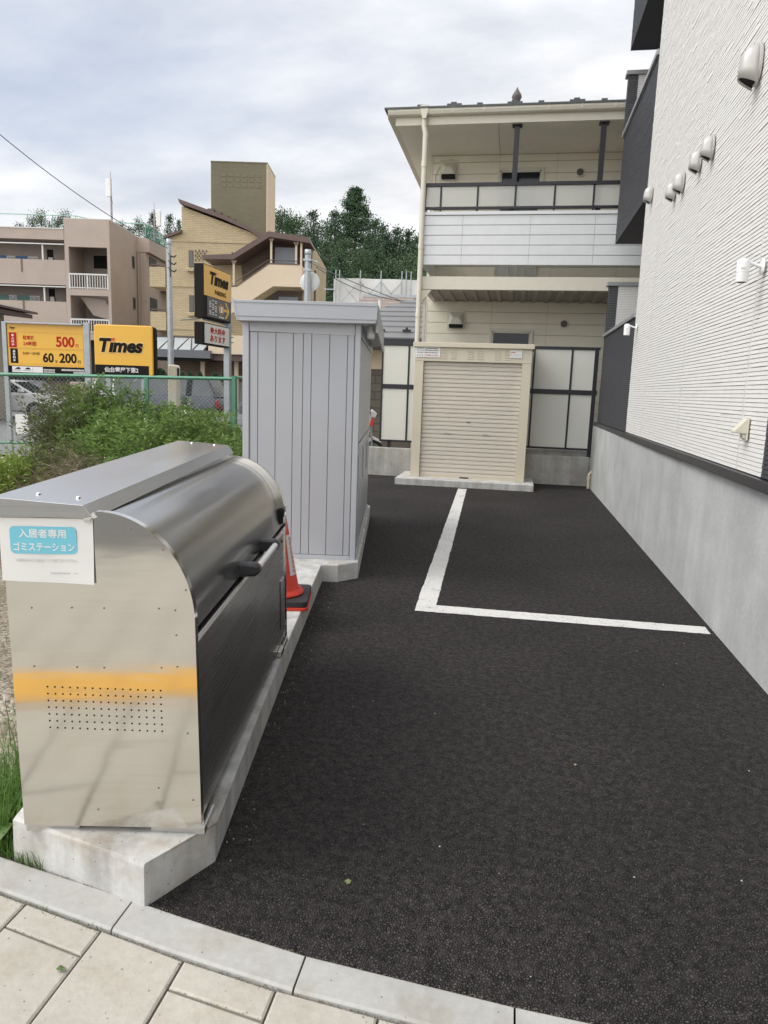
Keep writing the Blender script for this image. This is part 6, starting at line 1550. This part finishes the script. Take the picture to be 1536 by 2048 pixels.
def weed_mesh(seed, h, R, stems, leaf, dens, flowers=0):
    rnd = random.Random(seed); lv = MB(); st = MB(); fl = MB()
    for i in range(stems):
        a = rnd.uniform(0, 2 * pi); r0 = R * math.sqrt(rnd.random()); hh = h * rnd.uniform(.6, 1.06) * (1 - .35 * (r0 / R) ** 2)
        b = Vector((r0 * cos(a), r0 * sin(a), 0)); lean = Vector((cos(a), sin(a), 0)) * rnd.uniform(0, .28) * hh * (r0 / R + .2) + Vector((rnd.gauss(0, .05), rnd.gauss(0, .05), 0))
        top = b + lean + Vector((0, 0, hh)); st.tube([b, b.lerp(top, .5) - lean * .12, top], [.006, .005, .002], 3, cap=False)
        n = int(dens * hh)
        for k in range(n):
            t = rnd.uniform(.12, 1.0); p = b.lerp(top, t) - lean * .12 * 4 * t * (1 - t); az = rnd.uniform(0, 2 * pi)
            ext = (1 - t) * .22 + .03
            q = p + Vector((cos(az), sin(az), .35)) * ext * rnd.random()
            blade(lv, q, Vector((cos(az), sin(az), rnd.uniform(.1, 1.1))), leaf * rnd.uniform(.6, 1.3), leaf * rnd.uniform(.09, .15), rnd)
        if flowers and rnd.random() < flowers:
            for k in range(7):
                c = top + Vector((rnd.gauss(0, .03), rnd.gauss(0, .03), rnd.gauss(0, .012))); quad_leaf(fl, c, .010, rnd)
    return lv, st, fl
M_FLOW = mat('white_flower', (.72, .72, .66), .6, var=0)
WG = 'weed clumps on the gravel lot'
def weed(seed, h, R, stems, leaf, dens, m, lab, fl=0):
    r = thing('weed_clump', lab, 'weeds', (0, 0, 0), 0, WG); a, b, c = weed_mesh(seed, h, R, stems, leaf, dens, fl)
    a.build('leaves', m, r); b.build('stems', M_STEM, r)
    if c.v: c.build('flowers', M_FLOW, r)['kind'] = 'stuff'
    return r
wp_ = [weed(21, 1.15, .75, 120, .075, 150, M_WEED, ''), weed(22, 1.2, .70, 110, .08, 150, M_WEED, ''), weed(23, 1.45, .55, 70, .075, 110, M_WEEDO, '', .45), weed(24, .75, .42, 60, .07, 120, M_WEEDL, '', .3), weed(25, 1.0, .8, 120, .07, 140, M_WEED, '', .15)]
wu = [False] * 5
def put_weed(k, px, D, lab, s=1.0, sz=None):
    sz = (sz or s) * (.96 if k == 2 else 1.06 if k != 3 else 1.0)
    o = wp_[k] if not wu[k] else copy_tree(wp_[k]); wu[k] = True
    p = at_d(px, 770, D); o.location = (p.x, p.y, -.04); o.scale = (s, s, sz); o.rotation_euler = (0, 0, random.uniform(0, 6.28)); o['label'] = lab
    o['group'] = WG
for a in [(2, 135, 11.2, 'tall olive weed clump standing against the fence under the price board', 1.05, 1.15), (2, 158, 11.0, 'olive weed clump reaching up in front of the price board leg', .95, 1.15), (2, 95, 10.6, 'sparse flowering weed clump beside the white fence board', .6, .5),
          (1, 205, 11.2, 'green weed clump just below the black strip of the rounded yellow sign', .95, 1.30), (0, 245, 11.3, 'green weed clump right below the corner of the rounded yellow sign', .9, 1.28), (1, 238, 10.0, 'bright green feathery clump in front, left of the dark weed mass', .95, .95),
          (0, 275, 10.0, 'large green feathery clump at the middle of the weed mass', 1.1, 1.05), (4, 325, 10.0, 'wide green clump behind the far end of the steel bin roof', 1.2, 1.3), (1, 360, 10.3, 'green clump at the centre of the fence bay right of the middle post', 1.2, 1.06), (0, 405, 10.2, 'green clump below the tall pole sign', 1.1, 1.08),
          (4, 440, 10.4, 'green clump against the corner post of the green fence', .85, .95), (1, 470, 9.4, 'shaded weed clump squeezed beside the grey shed', .6, .75), (4, 300, 9.0, 'dark low clump directly behind the steel bin roof', .9, .78), (0, 390, 9.0, 'low clump behind the far corner of the steel bin roof', .95, .80), (4, 345, 8.6, 'lowest front clump of the dark weed mass by the bin roof', .9, .72),
          (3, 8, 9.2, 'light green weed clump cut by the left edge of the picture', 1.3, 1.05), (3, 40, 9.4, 'second light green weed clump from the left edge', 1.0, .8), (3, -25, 8.6, 'light green weed clump at the very left below the beige car', 1.2, 1.1), (2, 62, 10.2, 'flowering weed stalks in front of the left sign leg', .5, .42), (4, 185, 9.6, 'green clump at the edge of the dry brush', .7, .75), (2, 112, 9.2, 'thin olive clump growing out of the dry brush', .75, .62), (2, 165, 8.8, 'second thin olive clump in the dry brush, nearer the bin roof', .7, .5)]:
    put_weed(*a)
# dry brown brush
rnd = random.Random(9); q = MB()
for i in range(8500):
    px = rnd.uniform(20, 290); D = rnd.uniform(7.6, 10.2)
    if not 20 < px < 300: continue
    p = at_d(px, 770, D); hmax = (.42 + .16 * sin(px * .11) * sin(D * 5)) * math.exp(-((px - 140) / 110) ** 2) + .10
    p.z = rnd.uniform(0, hmax) if rnd.random() < .8 else rnd.uniform(0, hmax * 1.25)
    a = rnd.uniform(0, 2 * pi); d = Vector((cos(a), sin(a), rnd.uniform(-.4, 1.3)))
    blade(q, p, d, rnd.uniform(.10, .42), rnd.uniform(.0015, .0045), rnd)
tag(q.build('dry_brush', M_DRY), 'tangle of dry brown stalks between the light weeds and the green clumps', 'dry brush', kind='stuff')
# young horseweed stalks on the open gravel
rnd = random.Random(19); q = MB()
for i in range(75):
    px = rnd.uniform(-70, 260); D = rnd.uniform(5.6, 8.2)
    p = at_d(px, 770, D); p.z = -.03; hh = rnd.uniform(.10, .26) * (1.5 if rnd.random() < .35 else 1)
    q.tube([p, p + Vector((rnd.gauss(0, .01), rnd.gauss(0, .01), hh))], [.006, .004], 4)
    for k in range(int(hh * 300)):
        z = rnd.uniform(.05, 1) * hh; a = rnd.uniform(0, 2 * pi); blade(q, p + Vector((0, 0, z)), Vector((cos(a), sin(a), rnd.uniform(.5, 1.4))), rnd.uniform(.03, .055), .0045, rnd)
tag(q.build('young_weeds', M_WEEDL), 'scattered upright young weed stalks on the gravel behind the bin roof', 'weeds', kind='stuff')
# grass beside the plinth and along the kerb
rnd = random.Random(29); q = MB()
def grass_blade(mb, p, h, w, rnd):
    a = rnd.uniform(0, 2 * pi); d = Vector((cos(a), sin(a), 0)); s = Vector((-sin(a), cos(a), 0)) * w; b = rnd.uniform(.15, .75) * h
    p1 = p + d * b * .25 + Vector((0, 0, h * .55)); p2 = p + d * b * .65 + Vector((0, 0, h * .88)); p3 = p + d * b + Vector((0, 0, h * .93))
    mb.add([p - s, p + s, p1 + s * .8, p1 - s * .8, p2 + s * .5, p2 - s * .5, p3], [(0, 1, 2, 3), (3, 2, 4, 5), (5, 4, 6)])
for i in range(2600):
    y = rnd.uniform(1.90, 2.75); x = -1.585 - .17 * (y - 1.95) - abs(rnd.gauss(0, .16)) - .01
    dens_ = 1 if y < 2.4 else .45
    if rnd.random() > dens_: continue
    if y < kl(max(-3.3, x), 1) + .01: continue
    grass_blade(q, Vector((x, y, -.04)), rnd.uniform(.07, .26), rnd.uniform(.0012, .0026), rnd)
for i in range(160):                      # tufts in the joint between kerb and plinth
    x = rnd.uniform(-1.6, -1.42); grass_blade(q, Vector((x, kl(x, 1) + rnd.uniform(.0, .02), -.02)), rnd.uniform(.03, .09), .0012, rnd)
for i in range(60):
    x = rnd.uniform(-1.5, -1.0); grass_blade(q, Vector((x, kl(x, 2) - rnd.uniform(.0, .004), -.012)), rnd.uniform(.008, .022), .0010, rnd)
for i in range(700):
    x = rnd.uniform(-3.6, -1.75); y = rnd.uniform(2.6, 5.0); c_ = int(x * 3.1 + y * 1.7)
    if (c_ * 37) % 5 < 2: grass_blade(q, Vector((x, y, -.04)), rnd.uniform(.03, .12), .0016, rnd)
tag(q.build('grass', leaf_mat('grass_green', (.035, .085, .015), (.15, .27, .055), 6.0, .35)), 'tufts of thin green grass beside the left edge of the plinth', 'grass', kind='stuff')
# a broad dock leaf plant by the plinth
dk_ = thing('dock_plant', 'small broad leaved plant with a reddish leaf beside the plinth corner', 'plant', (-1.655, 2.04, -.03))
rnd = random.Random(33)
for i, (a, ln, tilt, red) in enumerate(((-.4, .12, .5, 1), (1.2, .11, .6, 0), (2.6, .12, .45, 0), (4.2, .10, .7, 0), (-1.3, .11, .8, 0))):
    mb = MB(); n = 7; d = Vector((cos(a), sin(a), 0)); s = Vector((-sin(a), cos(a), 0)); vs = []
    for k in range(n + 1):
        t = k / n; w_ = .034 * sin(pi * min(1, t * .93 + .06)) ** .8; c_ = d * (.03 + ln * t) + Vector((0, 0, .09 + ln * tilt * t - .10 * t * t))
        vs += [c_ - s * w_ + Vector((0, 0, .008)), c_, c_ + s * w_ + Vector((0, 0, .008))]
    mb.add(vs, [(3 * k + j, 3 * k + j + 1, 3 * k + j + 4, 3 * k + j + 3) for k in range(n) for j in range(2)])
    mb.tube([(0, 0, 0), vs[1]], .003, 5)
    o = mb.build('leaf', mat('dock_red', (.20, .10, .04), .5, var=.35, vs=25) if red else mat('dock_green', (.075, .13, .03), .5, var=.25, vs=25), dk_, smooth=True)
# fallen leaves
for i, (x, y, c_, lab) in enumerate(((-.44, 2.06, (.16, .19, .07), 'single greenish fallen leaf on the asphalt near the kerb'), (-1.125, 1.545, (.09, .15, .04), 'single green fallen leaf on the pavement slab beside a joint'), (.36, 3.02, (.40, .38, .22), 'tiny pale fallen leaf in the middle of the asphalt'))):
    mb = MB(); r = .012 if i < 2 else .008; a = 1.1 * i
    vs = [(0, 0, .004)] + [(r * (1.25 if k % 2 else .8) * cos(a + k * pi / 4), r * .8 * sin(a + k * pi / 4), .003 + .003 * (k % 3)) for k in range(8)]
    mb.add(vs, [(0, 1 + k, 1 + (k + 1) % 8) for k in range(8)])
    tag(mb.build('fallen_leaf', mat('leaf_%s' % ('olive', 'green', 'straw')[i], c_, .6, var=.2, vs=60), loc=(x, y, .003)), lab, 'leaf', 'fallen leaves')
